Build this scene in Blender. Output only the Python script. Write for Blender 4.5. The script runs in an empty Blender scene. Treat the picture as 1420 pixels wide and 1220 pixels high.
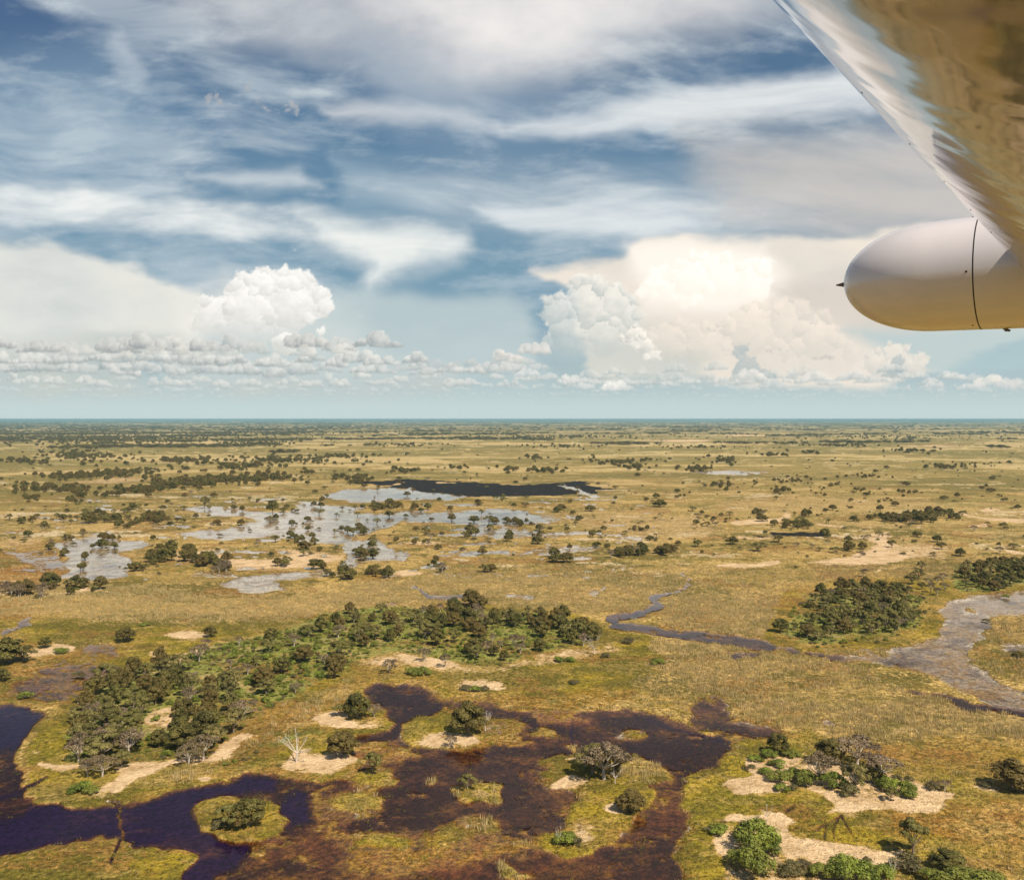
import bpy, math, random
import numpy as np

# ------------------------------------------------------------------ camera, world, sun, exposure
SC = bpy.context.scene
COL = SC.collection
F = 1230.0                      # focal length in pixels of the 1420 px wide photograph
HC = 100.0                      # eye height over the plain, metres
HOR = 581.0                     # row of the level horizon
PITCH = math.atan((610 - HOR) / F)

cam_d = bpy.data.cameras.new('camera')
cam_d.sensor_width = 36.0
cam_d.lens = 36.0 * F / 1420.0
cam_d.clip_start = 0.05
cam_d.clip_end = 300000.0
cam = bpy.data.objects.new('camera', cam_d)
COL.objects.link(cam)
cam.location = (0, 0, HC)
cam.rotation_euler = (math.radians(90) - PITCH, 0, 0)
SC.camera = cam

SUN_EL, SUN_AZ = math.radians(51), math.radians(143)      # azimuth clockwise from +Y (view direction)
world = bpy.data.worlds.new('World')
SC.world = world
world.use_nodes = True
wt = world.node_tree
bg = wt.nodes['Background']
skyt = wt.nodes.new('ShaderNodeTexSky')
skyt.sky_type = 'NISHITA'
skyt.sun_disc = False
skyt.sun_elevation = SUN_EL
skyt.sun_rotation = SUN_AZ
skyt.altitude = 1000
skyt.air_density = 1.0
skyt.dust_density = 0.6
skyt.ozone_density = 1.0
wt.links.new(skyt.outputs[0], bg.inputs[0])
bg.inputs[1].default_value = 0.056

sl = bpy.data.lights.new('sun', 'SUN')
sl.energy = 5.0
sl.angle = math.radians(0.5)
sl.color = (1.0, 0.90, 0.735)
sun = bpy.data.objects.new('sun', sl)
COL.objects.link(sun)
sun.rotation_euler = (math.radians(90) - SUN_EL, 0, -SUN_AZ + math.pi)
sun.location = (0, 0, 200)

SC.view_settings.view_transform = 'Standard'
SC.view_settings.look = 'None'
SC.view_settings.exposure = 0.25
SC.view_settings.gamma = 1.0
SC.view_settings.use_curve_mapping = False
try:
    SC.cycles.max_bounces = 7
    SC.cycles.diffuse_bounces = 2
    SC.cycles.glossy_bounces = 3
    SC.cycles.volume_bounces = 1
    SC.cycles.transparent_max_bounces = 12
    SC.cycles.caustics_reflective = False
    SC.cycles.caustics_refractive = False
    SC.cycles.sample_clamp_indirect = 4.0
except Exception:
    pass

random.seed(7)
RNG = np.random.default_rng(11)

# ------------------------------------------------------------------ helpers
def px_ground(x, y, z=0.0):
    """point of the plain seen at a pixel of the photograph"""
    cx, cy = (x - 710) / F, (610 - y) / F
    c, s = math.cos(PITCH), math.sin(PITCH)
    d = (cx, c + cy * s, cy * c - s)
    t = (z - HC) / d[2]
    return d[0] * t, d[1] * t

def ground_px(X, Y, Z=0.0):
    c, s = math.cos(PITCH), math.sin(PITCH)
    dz = Z - HC
    fwd = Y * c - dz * s
    up = Y * s + dz * c
    fwd = np.where(fwd < 1.0, 1.0, fwd)
    return 710 + F * X / fwd, 610 - F * up / fwd

def _hash(ix, iy, seed):
    h = (ix.astype(np.int64) * 374761393 + iy.astype(np.int64) * 668265263 + seed * 1442695041) & 0xFFFFFFFF
    h = ((h ^ (h >> 13)) * 1274126177) & 0xFFFFFFFF
    return (h ^ (h >> 16)) & 0xFFFFFFFF

def pnoise(x, y, seed=0):
    x0 = np.floor(x); y0 = np.floor(y)
    fx = x - x0; fy = y - y0
    u = fx * fx * fx * (fx * (fx * 6 - 15) + 10)
    v = fy * fy * fy * (fy * (fy * 6 - 15) + 10)
    def g(ix, iy, dx, dy):
        a = _hash(ix, iy, seed) * (2 * math.pi / 4294967296.0)
        return np.cos(a) * dx + np.sin(a) * dy
    n00 = g(x0, y0, fx, fy); n10 = g(x0 + 1, y0, fx - 1, fy)
    n01 = g(x0, y0 + 1, fx, fy - 1); n11 = g(x0 + 1, y0 + 1, fx - 1, fy - 1)
    return ((n00 * (1 - u) + n10 * u) * (1 - v) + (n01 * (1 - u) + n11 * u) * v) * 1.5

def fbm(x, y, octv=4, seed=0, gain=0.5):
    a, t, n = 1.0, 0.0, 0.0
    for k in range(octv):
        t = t + a * pnoise(x + 17.3 * k, y - 9.1 * k, seed + k)
        n += a
        a *= gain; x = x * 2.03; y = y * 2.03
    return t / n

def sstep(a, b, x):
    t = np.clip((x - a) / (b - a), 0, 1)
    return t * t * (3 - 2 * t)

def make_mesh(name, verts, faces, mats=(), smooth=False, attrs=None, cols=None):
    me = bpy.data.meshes.new(name)
    verts = np.asarray(verts, dtype=np.float32); faces = np.asarray(faces, dtype=np.int32)
    nf, k = faces.shape
    me.vertices.add(len(verts)); me.vertices.foreach_set('co', verts.ravel())
    me.loops.add(nf * k); me.loops.foreach_set('vertex_index', faces.ravel())
    me.polygons.add(nf)
    me.polygons.foreach_set('loop_start', np.arange(0, nf * k, k, dtype=np.int32))
    me.polygons.foreach_set('loop_total', np.full(nf, k, dtype=np.int32))
    me.polygons.foreach_set('use_smooth', np.full(nf, smooth, dtype=bool))
    for m in mats: me.materials.append(m)
    me.update(calc_edges=True)
    for an, (dom, arr) in (attrs or {}).items():
        a = me.attributes.new(an, 'FLOAT', dom); a.data.foreach_set('value', np.asarray(arr, dtype=np.float32).ravel())
    for an, (dom, arr) in (cols or {}).items():
        a = me.attributes.new(an, 'FLOAT_COLOR', dom); a.data.foreach_set('color', np.asarray(arr, dtype=np.float32).ravel())
    return me

def link(name, data, parent=None, loc=(0, 0, 0), rz=0.0, sc=1.0):
    o = bpy.data.objects.new(name, data)
    COL.objects.link(o)
    o.location = loc
    o.rotation_euler = (0, 0, rz)
    o.scale = (sc, sc, sc) if not isinstance(sc, tuple) else sc
    if parent is not None: o.parent = parent
    return o

def tag(o, label=None, cat=None, group=None, kind=None):
    if label: o['label'] = label
    if cat: o['category'] = cat
    if group: o['group'] = group
    if kind: o['kind'] = kind
    return o

class NB:
    """small node builder"""
    def __init__(s, name):
        s.m = bpy.data.materials.new(name); s.m.use_nodes = True
        s.t = s.m.node_tree; s.t.nodes.clear()
        s.out = s.t.nodes.new('ShaderNodeOutputMaterial')
    def n(s, typ, **kw):
        nd = s.t.nodes.new(typ)
        for k, v in kw.items(): setattr(nd, k, v)
        return nd
    def l(s, a, b): s.t.links.new(a, b)
    def put(s, sock, v):
        if hasattr(v, 'is_linked') or isinstance(v, bpy.types.NodeSocket): s.l(v, sock)
        elif isinstance(v, (tuple, list)) and len(v) == 3 and sock.type == 'RGBA': sock.default_value = (*v, 1)
        else: sock.default_value = v
    def math(s, op, a, b=0.0, c=0.0, clamp=False):
        nd = s.n('ShaderNodeMath', operation=op, use_clamp=clamp)
        s.put(nd.inputs[0], a); s.put(nd.inputs[1], b)
        if op in ('MULTIPLY_ADD',): s.put(nd.inputs[2], c)
        return nd.outputs[0]
    def ramp(s, v, a, b, o0=0.0, o1=1.0):
        nd = s.n('ShaderNodeMapRange', interpolation_type='SMOOTHSTEP')
        s.put(nd.inputs[0], v); s.put(nd.inputs[1], a); s.put(nd.inputs[2], b)
        s.put(nd.inputs[3], o0); s.put(nd.inputs[4], o1)
        return nd.outputs[0]
    def mix(s, f, a, b):
        nd = s.n('ShaderNodeMix', data_type='RGBA')
        s.put(nd.inputs[0], f); s.put(nd.inputs[6], a); s.put(nd.inputs[7], b)
        return nd.outputs[2]
    def attr(s, name):
        nd = s.n('ShaderNodeAttribute', attribute_name=name); return nd
    def pos(s, scale=(1, 1, 1)):
        if not hasattr(s, '_geo'): s._geo = s.n('ShaderNodeNewGeometry')
        nd = s.n('ShaderNodeVectorMath', operation='MULTIPLY')
        s.l(s._geo.outputs['Position'], nd.inputs[0]); nd.inputs[1].default_value = scale
        return nd.outputs[0]
    def noise(s, scale, detail=3.0, rough=0.5, vec=None, dist=0.0, stretch=None):
        nd = s.n('ShaderNodeTexNoise')
        nd.inputs['Scale'].default_value = scale; nd.inputs['Detail'].default_value = detail
        nd.inputs['Roughness'].default_value = rough; nd.inputs['Distortion'].default_value = dist
        v = vec if vec is not None else s.pos(stretch or (1, 1, 1))
        s.l(v, nd.inputs['Vector'])
        return nd.outputs[0]

# ------------------------------------------------------------------ cover of the plain: painted as regions
FIELDS = ('wet', 'deep', 'lush', 'sand', 'reed', 'burn', 'rust', 'cover')
REG = []
def P(pts, soft=5, **v): REG.append(('p', pts, soft, v))
def E(cx, cy, rx, ry, soft=4, **v): REG.append(('e', (cx, cy, rx, ry), soft, v))
def L(pts, soft=1.5, **v): REG.append(('l', pts, soft, v))

# --- far and middle plain
P([(990, 692), (1120, 683), (1290, 690), (1300, 705), (1180, 712), (1000, 712)], 6, reed=.55, sand=.3)
P([(640, 668), (760, 655), (900, 662), (1000, 680), (900, 690), (800, 690)], 6, reed=.5, rust=.15)
P([(470, 690), (640, 690), (760, 690), (960, 705), (900, 712), (740, 712), (640, 706), (480, 712), (420, 705)], 5, lush=.45, rust=.25)
P([(100, 640), (260, 638), (460, 628), (760, 620), (1000, 640), (980, 655), (640, 655), (460, 650), (200, 660)], 8, lush=.35, cover=.15)
P([(1000, 630), (1420, 625), (1500, 660), (1300, 680), (1100, 672)], 10, lush=.25, reed=.2)
P([(0, 700), (120, 712), (300, 690), (430, 672), (520, 680), (360, 705), (260, 720), (60, 745), (-40, 745)], 8, reed=.4, lush=.3)
P([(0, 830), (100, 800), (200, 812), (320, 830), (480, 822), (600, 835), (520, 850), (430, 862), (200, 862), (60, 870), (-40, 880)], 8, reed=.95)
P([(480, 800), (620, 790), (800, 790), (940, 785), (960, 830), (900, 850), (830, 850), (700, 845), (560, 838), (480, 825)], 7, reed=.8, lush=.15)
P([(560, 770), (700, 775), (860, 775), (940, 770), (950, 800), (760, 795), (600, 795)], 6, reed=.35, lush=.3, cover=.1)
P([(940, 825), (1080, 825), (1095, 855), (1060, 885), (980, 882), (920, 862), (915, 840)], 5, reed=1)
P([(940, 740), (1110, 750), (1200, 790), (1240, 800), (1120, 822), (1050, 830), (950, 822)], 8, reed=.35, lush=.35, cover=.15)
P([(1130, 795), (1260, 775), (1330, 770), (1420, 780), (1290, 815), (1200, 822), (1130, 815)], 6, rust=.35, reed=.5)
P([(-40, 765), (40, 760), (90, 775), (95, 800), (60, 812), (-40, 815)], 5, rust=.9, reed=.1)
P([(0, 855), (60, 850), (200, 868), (420, 862), (440, 875), (330, 890), (240, 905), (140, 900), (60, 895), (-40, 905)], 6, lush=.8)
P([(-40, 905), (120, 893), (230, 895), (225, 930), (160, 945), (100, 975), (-40, 985)], 8, rust=.55, lush=.35)
P([(210, 768), (300, 790), (430, 795), (560, 790), (600, 800), (430, 812), (330, 808), (200, 812), (120, 812), (200, 790)], 4, lush=.45, cover=.3)
# --- standing water of the flood plain
WV = dict(wet=1.15, deep=.25)
P([(450, 690), (480, 680), (560, 676), (650, 688), (625, 693), (560, 692), (500, 695)], 2.5, **WV)
P([(480, 713), (600, 712), (680, 708), (728, 709), (745, 716), (800, 716), (872, 712), (820, 721), (770, 725), (650, 728), (560, 722), (520, 738), (480, 740)], 2.5, **WV)
P([(255, 706), (300, 703), (350, 708), (400, 712), (405, 700), (430, 700), (484, 702), (500, 720), (500, 744), (470, 756), (420, 752), (380, 745), (280, 748), (250, 741), (330, 731), (360, 722), (330, 716), (270, 711)], 2.5, wet=.85, sand=.3, deep=.1)
P([(65, 758), (120, 746), (190, 750), (205, 755), (165, 768), (187, 784), (178, 800), (120, 806), (88, 800), (110, 785), (95, 774)], 2.5, wet=.9, deep=.2)
P([(5, 768), (60, 766), (100, 785), (70, 792), (25, 780)], 4, wet=.55, rust=.4, sand=.2)
P([(300, 810), (320, 803), (360, 797), (450, 790), (472, 796), (430, 801), (380, 805), (398, 818), (350, 823)], 2.5, wet=.85)
P([(480, 750), (520, 750), (548, 764), (572, 770), (560, 778), (510, 776), (490, 786), (470, 790)], 2.5, wet=.8)
P([(700, 767), (760, 757), (830, 759), (790, 768), (720, 770)], 4, wet=.6, reed=.4)
P([(640, 739), (700, 732), (780, 738), (862, 732), (800, 742), (700, 745)], 3, wet=.75)
P([(277, 745), (310, 742), (342, 746), (310, 750)], 2, wet=.8)
P([(515, 838), (545, 835), (570, 852), (540, 858)], 3, wet=.6, reed=.3)
P([(960, 655), (1010, 652), (1070, 656), (1020, 659)], 1.5, wet=.7, sand=.4)
L([(1310, 711, 3), (1340, 713, 3), (1370, 720, 4), (1425, 723, 6)], 1, sand=.9)
P([(1000, 604), (1030, 602), (1070, 603), (1030, 605)], .6, sand=1)
P([(880, 611), (960, 609), (1010, 611), (940, 613)], .6, sand=.9)
P([(1240, 618), (1300, 616), (1350, 618), (1290, 620)], .7, sand=.6)
# --- bare pans
P([(1120, 781), (1180, 772), (1212, 756), (1205, 743), (1232, 737), (1240, 755), (1275, 765), (1310, 773), (1262, 773), (1230, 784), (1180, 785)], 3, sand=1, deep=0)
P([(1215, 758), (1270, 752), (1325, 760), (1315, 772), (1250, 772)], 5, sand=.55, reed=.4)
L([(995, 784, 3), (1040, 785, 5), (1080, 780, 5)], 1.2, sand=1)
L([(1010, 727, 3), (1050, 723, 8), (1075, 723, 7), (1093, 714, 5)], 1.5, sand=1)
L([(1030, 746, 6), (1060, 747, 7), (1095, 743, 4)], 2, sand=.7, reed=.2)
L([(930, 743, 5), (985, 743, 5)], 1.5, sand=.8)
L([(935, 718, 4), (970, 719, 4)], 1.5, sand=.8)
L([(1130, 729, 3), (1175, 732, 3)], 1.2, sand=.8)
L([(1380, 758, 3), (1400, 766, 4), (1425, 768, 3)], 1, sand=.9)
L([(1352, 731, 5), (1364, 728, 5)], 1.5, sand=.9)
E(1375, 708, 9, 3, 1.5, sand=.9)
L([(1210, 796, 2), (1240, 788, 2), (1260, 784, 2)], 1, sand=.7)
E(1215, 806, 20, 4, 3, sand=.6)
P([(720, 712), (860, 706), (1000, 720), (1000, 745), (900, 752), (800, 732)], 9, sand=.35, reed=.5)
P([(0, 745), (60, 742), (60, 756), (0, 760)], 4, sand=.4, rust=.2)
P([(90, 668), (180, 660), (220, 664), (150, 672)], 3, sand=.5, lush=.2)
P([(238, 768), (320, 760), (400, 761), (440, 768), (480, 772), (440, 785), (400, 788), (330, 791), (300, 781), (245, 776)], 4, sand=.85)
E(352, 768, 46, 8, 3, lush=.6, cover=.3)
E(562, 795, 19, 4.5, 2, sand=.95)
E(585, 754, 28, 2.5, 1.5, sand=.9)
L([(90, 822, 4), (112, 818, 5), (138, 817, 3)], 1.5, sand=.9)
# --- burnt ground
P([(495, 669), (560, 664), (640, 667), (720, 673), (770, 671), (800, 667), (852, 679), (820, 685), (760, 687), (700, 688), (650, 688), (600, 685), (535, 675)], 2.5, burn=1)
P([(535, 676), (570, 680), (565, 676), (600, 687), (560, 684)], 1.5, wet=1)
L([(780, 672, 2), (800, 680, 3), (830, 690, 4)], 1, wet=.9, sand=.3)
L([(540, 672, 2), (552, 671, 2)], .8, sand=.8)
L([(615, 669, 2), (640, 669, 2)], .8, sand=.8)
P([(1040, 741), (1100, 738), (1165, 740), (1150, 745), (1090, 746), (1050, 745)], 3, burn=.55, cover=.2)
# --- fringe of the main wooded island and its surroundings
P([(130, 905), (90, 935), (70, 960), (85, 985), (60, 1010), (40, 1050), (51, 1112), (101, 1118), (162, 1115), (203, 1111), (237, 1097), (304, 1084), (365, 1075), (416, 1070), (470, 1045), (495, 1000), (515, 955), (580, 943), (610, 962), (660, 968), (720, 980), (770, 986), (840, 976), (890, 952), (930, 915), (905, 885), (850, 868), (800, 848), (640, 838), (450, 848), (330, 888), (230, 900)], 7, lush=1)
P([(185, 1085), (300, 1058), (360, 1010), (420, 970), (500, 940), (480, 985), (420, 1010), (330, 1060), (230, 1090)], 9, lush=.45, reed=.35, rust=.2)
P([(620, 955), (720, 965), (850, 955), (900, 960), (840, 985), (720, 988), (640, 972)], 6, lush=.5, rust=.5)
# right hand land
P([(900, 890), (1050, 893), (1100, 908), (1170, 918), (1250, 958), (1430, 1000), (1430, 1080), (1200, 1062), (1100, 1012), (1050, 1002), (990, 965), (915, 965), (880, 950), (930, 915)], 7, reed=1)
P([(885, 945), (940, 955), (1000, 985), (1060, 1010), (1000, 1042), (930, 1005), (880, 985)], 7, lush=.5, reed=.4, rust=.1)
P([(1080, 925), (1180, 925), (1250, 965), (1200, 985), (1110, 972), (1050, 965)], 10, reed=.35, cover=.3, lush=.2)
P([(947, 1073), (1001, 1044), (1068, 1018), (1120, 1008), (1190, 1050), (1430, 1062), (1430, 1300), (940, 1300), (945, 1180), (950, 1120)], 7, lush=1)
P([(1190, 1040), (1300, 1030), (1430, 1030), (1430, 1085), (1300, 1082), (1210, 1065)], 14, lush=.45, reed=.35, cover=.25)
P([(1215, 1125), (1300, 1122), (1430, 1100), (1430, 1200), (1370, 1180), (1290, 1160), (1230, 1150)], 14, rust=.7, lush=.4, deep=.5, cover=.1)
P([(1330, 1190), (1430, 1180), (1430, 1260), (1340, 1240)], 8, rust=.45, reed=.15, lush=.5)
P([(1180, 1040), (1300, 1020), (1430, 1025), (1430, 1085), (1330, 1075), (1210, 1062)], 14, lush=.45, cover=.3, rust=.3)
# fringe of the island by the lagoon
P([(1060, 888), (1070, 850), (1090, 815), (1200, 800), (1300, 805), (1340, 800), (1430, 790), (1430, 822), (1380, 828), (1318, 838), (1310, 862), (1308, 890), (1262, 908), (1150, 914), (1085, 904)], 5, lush=.9, rust=.1)
# --- water near
P([(-60, 972), (20, 978), (62, 985), (40, 1020), (15, 1060), (51, 1114), (101, 1119), (162, 1116), (203, 1112), (237, 1098), (304, 1085), (365, 1076), (416, 1078), (480, 1082), (520, 1120), (480, 1150), (400, 1165), (350, 1165), (330, 1190), (305, 1220), (300, 1300), (268, 1225), (257, 1199), (189, 1171), (145, 1161), (68, 1173), (0, 1190), (-60, 1195)], 4, wet=1.0, deep=1)
P([(-60, 1040), (10, 1040), (18, 1060), (48, 1105), (30, 1130), (-60, 1140)], 12, wet=.85, deep=.75, rust=.3)
P([(0, 1190), (68, 1173), (145, 1161), (189, 1171), (257, 1199), (275, 1225), (285, 1300), (-60, 1300), (-60, 1195)], 4, lush=1)
WB = dict(wet=.82, deep=.45, rust=.45)
P([(470, 1095), (500, 1060), (498, 1030), (512, 1000), (505, 965), (514, 951), (581, 948), (608, 964), (669, 971), (717, 981), (767, 988), (840, 981), (886, 989), (940, 1000), (960, 1012), (1008, 1030), (1000, 1046), (967, 1068), (947, 1100), (942, 1180), (960, 1300), (290, 1300), (306, 1215), (350, 1160), (440, 1140)], 5, **WB)
P([(505, 965), (514, 951), (581, 950), (610, 975), (600, 1000), (560, 1015), (530, 1030), (500, 1025), (520, 1000)], 6, wet=.95, deep=.85, rust=.1)
P([(640, 988), (717, 984), (767, 992), (818, 1012), (835, 985), (886, 992), (960, 1016), (1006, 1032), (1000, 1046), (967, 1068), (920, 1062), (852, 1043), (801, 1036), (767, 1050), (735, 1062), (680, 1045), (690, 1010)], 7, wet=.93, deep=.8, rust=.15)
P([(900, 1000), (960, 1016), (1006, 1032), (998, 1047), (967, 1068), (930, 1060), (860, 1035), (850, 1015)], 16, wet=.97, deep=.86)
P([(558, 1035), (640, 1042), (700, 1055), (733, 1072), (735, 1088), (777, 1107), (786, 1131), (737, 1147), (640, 1130), (560, 1140), (480, 1145), (480, 1120), (527, 1100), (548, 1073)], 7, wet=.95, deep=.72, rust=.15)
P([(740, 985), (790, 988), (812, 1000), (790, 1008), (745, 1003)], 5, wet=.75, rust=.9)
P([(600, 1190), (760, 1180), (860, 1170), (945, 1130), (960, 1300), (600, 1300)], 12, wet=.9, deep=.6, rust=.6)
P([(480, 1155), (560, 1145), (700, 1150), (760, 1175), (680, 1200), (540, 1215), (470, 1200)], 10, wet=.62, deep=.2, rust=1)
P([(440, 1100), (520, 1088), (530, 1130), (480, 1140), (430, 1130)], 7, wet=.6, deep=.3, rust=.5, lush=.3)
P([(495, 1035), (560, 1028), (570, 1050), (520, 1060), (490, 1055)], 6, wet=.6, rust=1)
P([(340, 1170), (420, 1150), (470, 1170), (400, 1200), (350, 1215)], 8, wet=.75, deep=.45, rust=.7)
P([(955, 975), (1000, 965), (1012, 1000), (1080, 1006), (1086, 1018), (1040, 1030), (1000, 1028), (960, 1008)], 5, wet=.85, deep=.45, rust=.2)
P([(1130, 998), (1155, 997), (1158, 1008), (1135, 1008)], 3, wet=.7, deep=.3)
P([(5, 957), (50, 925), (120, 915), (162, 924), (125, 950), (90, 972), (30, 968)], 7, wet=.78, deep=.35, rust=.45)
P([(112, 897), (140, 892), (165, 898), (160, 910), (125, 912)], 5, wet=.7, deep=.3, rust=.4)
# channels and lagoon
L([(5, 880, 4), (25, 869, 8), (46, 858, 6)], 1.5, wet=1, deep=.4)
L([(575, 813, 3), (590, 828, 6), (620, 830, 8), (655, 824, 3)], 1.5, wet=1, deep=.4)
L([(700, 826, 4), (735, 829, 5)], 2, wet=.8)
L([(820, 825, 4), (838, 815, 4)], 1.5, wet=.8)
L([(948, 795, 3), (958, 812, 3), (940, 822, 3), (916, 826, 5), (905, 831, 10), (914, 840, 9), (893, 849, 9), (850, 857, 12), (850, 866, 9), (880, 872, 9), (920, 877, 11), (975, 884, 14), (1020, 890, 16), (1060, 897, 16), (1085, 903, 11), (1110, 905, 5), (1150, 910, 5), (1180, 915, 6)], 2, wet=1, deep=.55)
L([(1015, 909, 9), (1045, 907, 7)], 2, wet=.9, deep=.4)
P([(1430, 817), (1380, 822), (1310, 839), (1300, 850), (1313, 870), (1302, 886), (1260, 898), (1180, 904), (1168, 916), (1210, 917), (1260, 927), (1300, 942), (1340, 962), (1390, 985), (1440, 992), (1440, 966), (1400, 955), (1370, 935), (1342, 915), (1338, 900), (1357, 886), (1372, 870), (1367, 858), (1392, 852), (1440, 854)], 4, wet=1.25, deep=.27)
P([(1380, 895), (1440, 892), (1440, 905), (1400, 905)], 3, wet=.9, deep=.3)
L([(1258, 956, 3), (1290, 963, 5), (1340, 978, 10), (1425, 990, 8)], 1.5, wet=1, deep=.6)
P([(1345, 905), (1440, 908), (1440, 950), (1400, 945), (1365, 930)], 6, lush=.5, reed=.4, rust=.2)
P([(1375, 862), (1440, 858), (1440, 888), (1385, 893), (1355, 897), (1372, 880)], 5, lush=.3, reed=.5, rust=.3)
E(1222, 905, 12, 4, 3, reed=.6, lush=.2)
E(1082, 905, 10, 5, 2, reed=1)
E(1345, 847, 10, 3, 2, reed=.8)
L([(1150, 906, 6), (1200, 906, 3)], 3, reed=.8, lush=.2)
# --- islets
E(331, 1136, 61, 32, 3, lush=1)
E(492, 998, 52, 21, 4, lush=1)
E(625, 1013, 68, 27, 4, lush=.9)
E(690, 1012, 35, 16, 6, lush=.6, wet=.3, rust=.3)
E(430, 1058, 62, 22, 6, lush=.9)
E(658, 1100, 34, 16, 3, lush=.75, reed=.25)
E(517, 1078, 30, 12, 4, lush=.8, wet=.1)
E(495, 1112, 33, 16, 4, lush=.9, reed=.1)
E(534, 1169, 34, 14, 4, lush=1)
E(612, 1158, 28, 10, 5, lush=.7, wet=.2, rust=.3)
E(666, 1144, 30, 13, 6, reed=.4, lush=.4, wet=.3)
E(725, 1173, 14, 6, 3, reed=.4, lush=.4)
E(706, 1210, 16, 9, 4, reed=.4, lush=.4)
E(752, 1015, 18, 5, 3, lush=.9)
E(788, 1034, 6, 3, 2, reed=.9)
E(604, 1082, 8, 3.5, 2, reed=.9)
E(718, 1028, 22, 7, 5, lush=.4, rust=.5, wet=.3)
E(870, 1017, 25, 7, 4, lush=.45, rust=.3, wet=.4)
E(980, 1019, 15, 4, 3, lush=.7, rust=.2)
E(372, 1105, 26, 9, 6, lush=.4, wet=.5, deep=.4)
E(430, 1090, 26, 7, 6, lush=.3, rust=.3, wet=.5, deep=.4)
P([(775, 1048), (820, 1038), (870, 1046), (919, 1062), (938, 1075), (902, 1090), (905, 1115), (888, 1140), (860, 1160), (830, 1177), (790, 1184), (745, 1178), (743, 1163), (775, 1150), (790, 1130), (803, 1105), (785, 1090), (760, 1082), (745, 1065)], 5, lush=1)
P([(845, 1045), (905, 1060), (930, 1075), (890, 1088), (855, 1075)], 6, lush=.4, reed=.6)
# --- sand
P([(145, 1085), (160, 1065), (185, 1055), (245, 1051), (290, 1043), (333, 1016), (347, 1020), (330, 1040), (300, 1056), (240, 1063), (205, 1070), (180, 1088), (160, 1103), (138, 1096)], 4, sand=.9)
L([(68, 1061, 7), (85, 1063, 8), (110, 1064, 8)], 2.5, sand=1)
E(284, 1079, 10, 3.5, 2, sand=.9)
E(259, 882, 27, 6, 2, sand=1)
L([(232, 925, 8), (250, 917, 12), (270, 908, 15), (310, 899, 11), (345, 889, 7), (380, 876, 4)], 3, sand=1)
E(217, 906, 9, 2.5, 2, sand=.9)
L([(35, 909, 6), (60, 906, 12), (85, 901, 13), (100, 901, 6)], 2.5, sand=.95)
E(258, 925, 30, 5, 4, sand=.5, lush=.3)
P([(490, 917), (560, 906), (590, 918), (640, 925), (690, 925), (740, 915), (775, 902), (820, 902), (850, 894), (856, 902), (805, 914), (720, 925), (650, 931), (600, 930), (560, 926), (500, 922)], 6, sand=.62)
P([(560, 910), (620, 912), (640, 925), (580, 925)], 3, sand=1)
E(668, 952, 29, 8, 3, sand=.8)
E(622, 1027, 39, 9, 3, sand=1)
E(460, 1000, 27, 10, 3, sand=.95)
E(500, 1005, 20, 5, 3, sand=.6, lush=.3)
P([(385, 1058), (400, 1048), (440, 1045), (475, 1040), (498, 1050), (480, 1060), (440, 1070), (400, 1069)], 3, sand=1)
E(790, 1083, 20, 10, 3, sand=1)
E(797, 1052, 10, 4, 2, sand=.9)
E(849, 1117, 20, 9, 3, sand=1)
E(808, 1154, 15, 14, 5, sand=.55, lush=.4)
E(657, 1104, 12, 5, 2, sand=.3, reed=.5)
P([(1003, 1092), (1010, 1082), (1040, 1070), (1040, 1055), (1060, 1050), (1075, 1075), (1090, 1092), (1078, 1103), (1022, 1104)], 3, sand=1)
P([(1050, 1062), (1110, 1050), (1180, 1060), (1260, 1080), (1300, 1092), (1322, 1105), (1326, 1119), (1290, 1125), (1220, 1122), (1180, 1129), (1152, 1122), (1145, 1108), (1100, 1096), (1070, 1088)], 4, sand=.6, cover=.3)
P([(1120, 1098), (1160, 1104), (1250, 1104), (1300, 1094), (1322, 1105), (1326, 1119), (1290, 1125), (1220, 1122), (1180, 1129), (1154, 1122), (1148, 1108)], 3, sand=1)
P([(982, 1140), (1000, 1131), (1040, 1127), (1083, 1129), (1091, 1138), (1100, 1158), (1150, 1175), (1200, 1183), (1243, 1185), (1252, 1205), (1200, 1216), (1130, 1204), (1085, 1192), (1058, 1162), (1030, 1143), (1002, 1142)], 3, sand=1)
P([(990, 1150), (1050, 1150), (1080, 1190), (1180, 1215), (1260, 1215), (1260, 1300), (1010, 1300), (1000, 1190)], 6, sand=.45, cover=.35, reed=.2)
P([(998, 1165), (1020, 1160), (1030, 1175), (1020, 1186), (1004, 1182)], 4, sand=.9)
E(1370, 1093, 18, 5, 4, sand=.6, lush=.4)
# --- undergrowth below the groves
P([(100, 1000), (125, 960), (180, 930), (250, 918), (300, 893), (380, 878), (450, 852), (520, 842), (640, 845), (760, 850), (830, 880), (815, 893), (740, 908), (700, 922), (640, 920), (560, 903), (500, 915), (440, 945), (380, 980), (340, 1010), (290, 1043), (240, 1052), (160, 1058), (110, 1060), (95, 1030)], 5, cover=1)
P([(205, 985), (250, 975), (260, 1000), (200, 1010)], 5, sand=.6, cover=.4)
P([(590, 885), (660, 870), (700, 885), (690, 900), (620, 905)], 5, cover=.5, lush=.5)
P([(1078, 880), (1095, 860), (1110, 832), (1150, 815), (1200, 808), (1262, 814), (1285, 830), (1272, 850), (1280, 868), (1240, 884), (1180, 884), (1150, 898), (1110, 893)], 9, cover=.7, lush=.3)
P([(1320, 800), (1330, 785), (1430, 770), (1430, 805), (1380, 820), (1330, 822)], 5, cover=.8)
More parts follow.
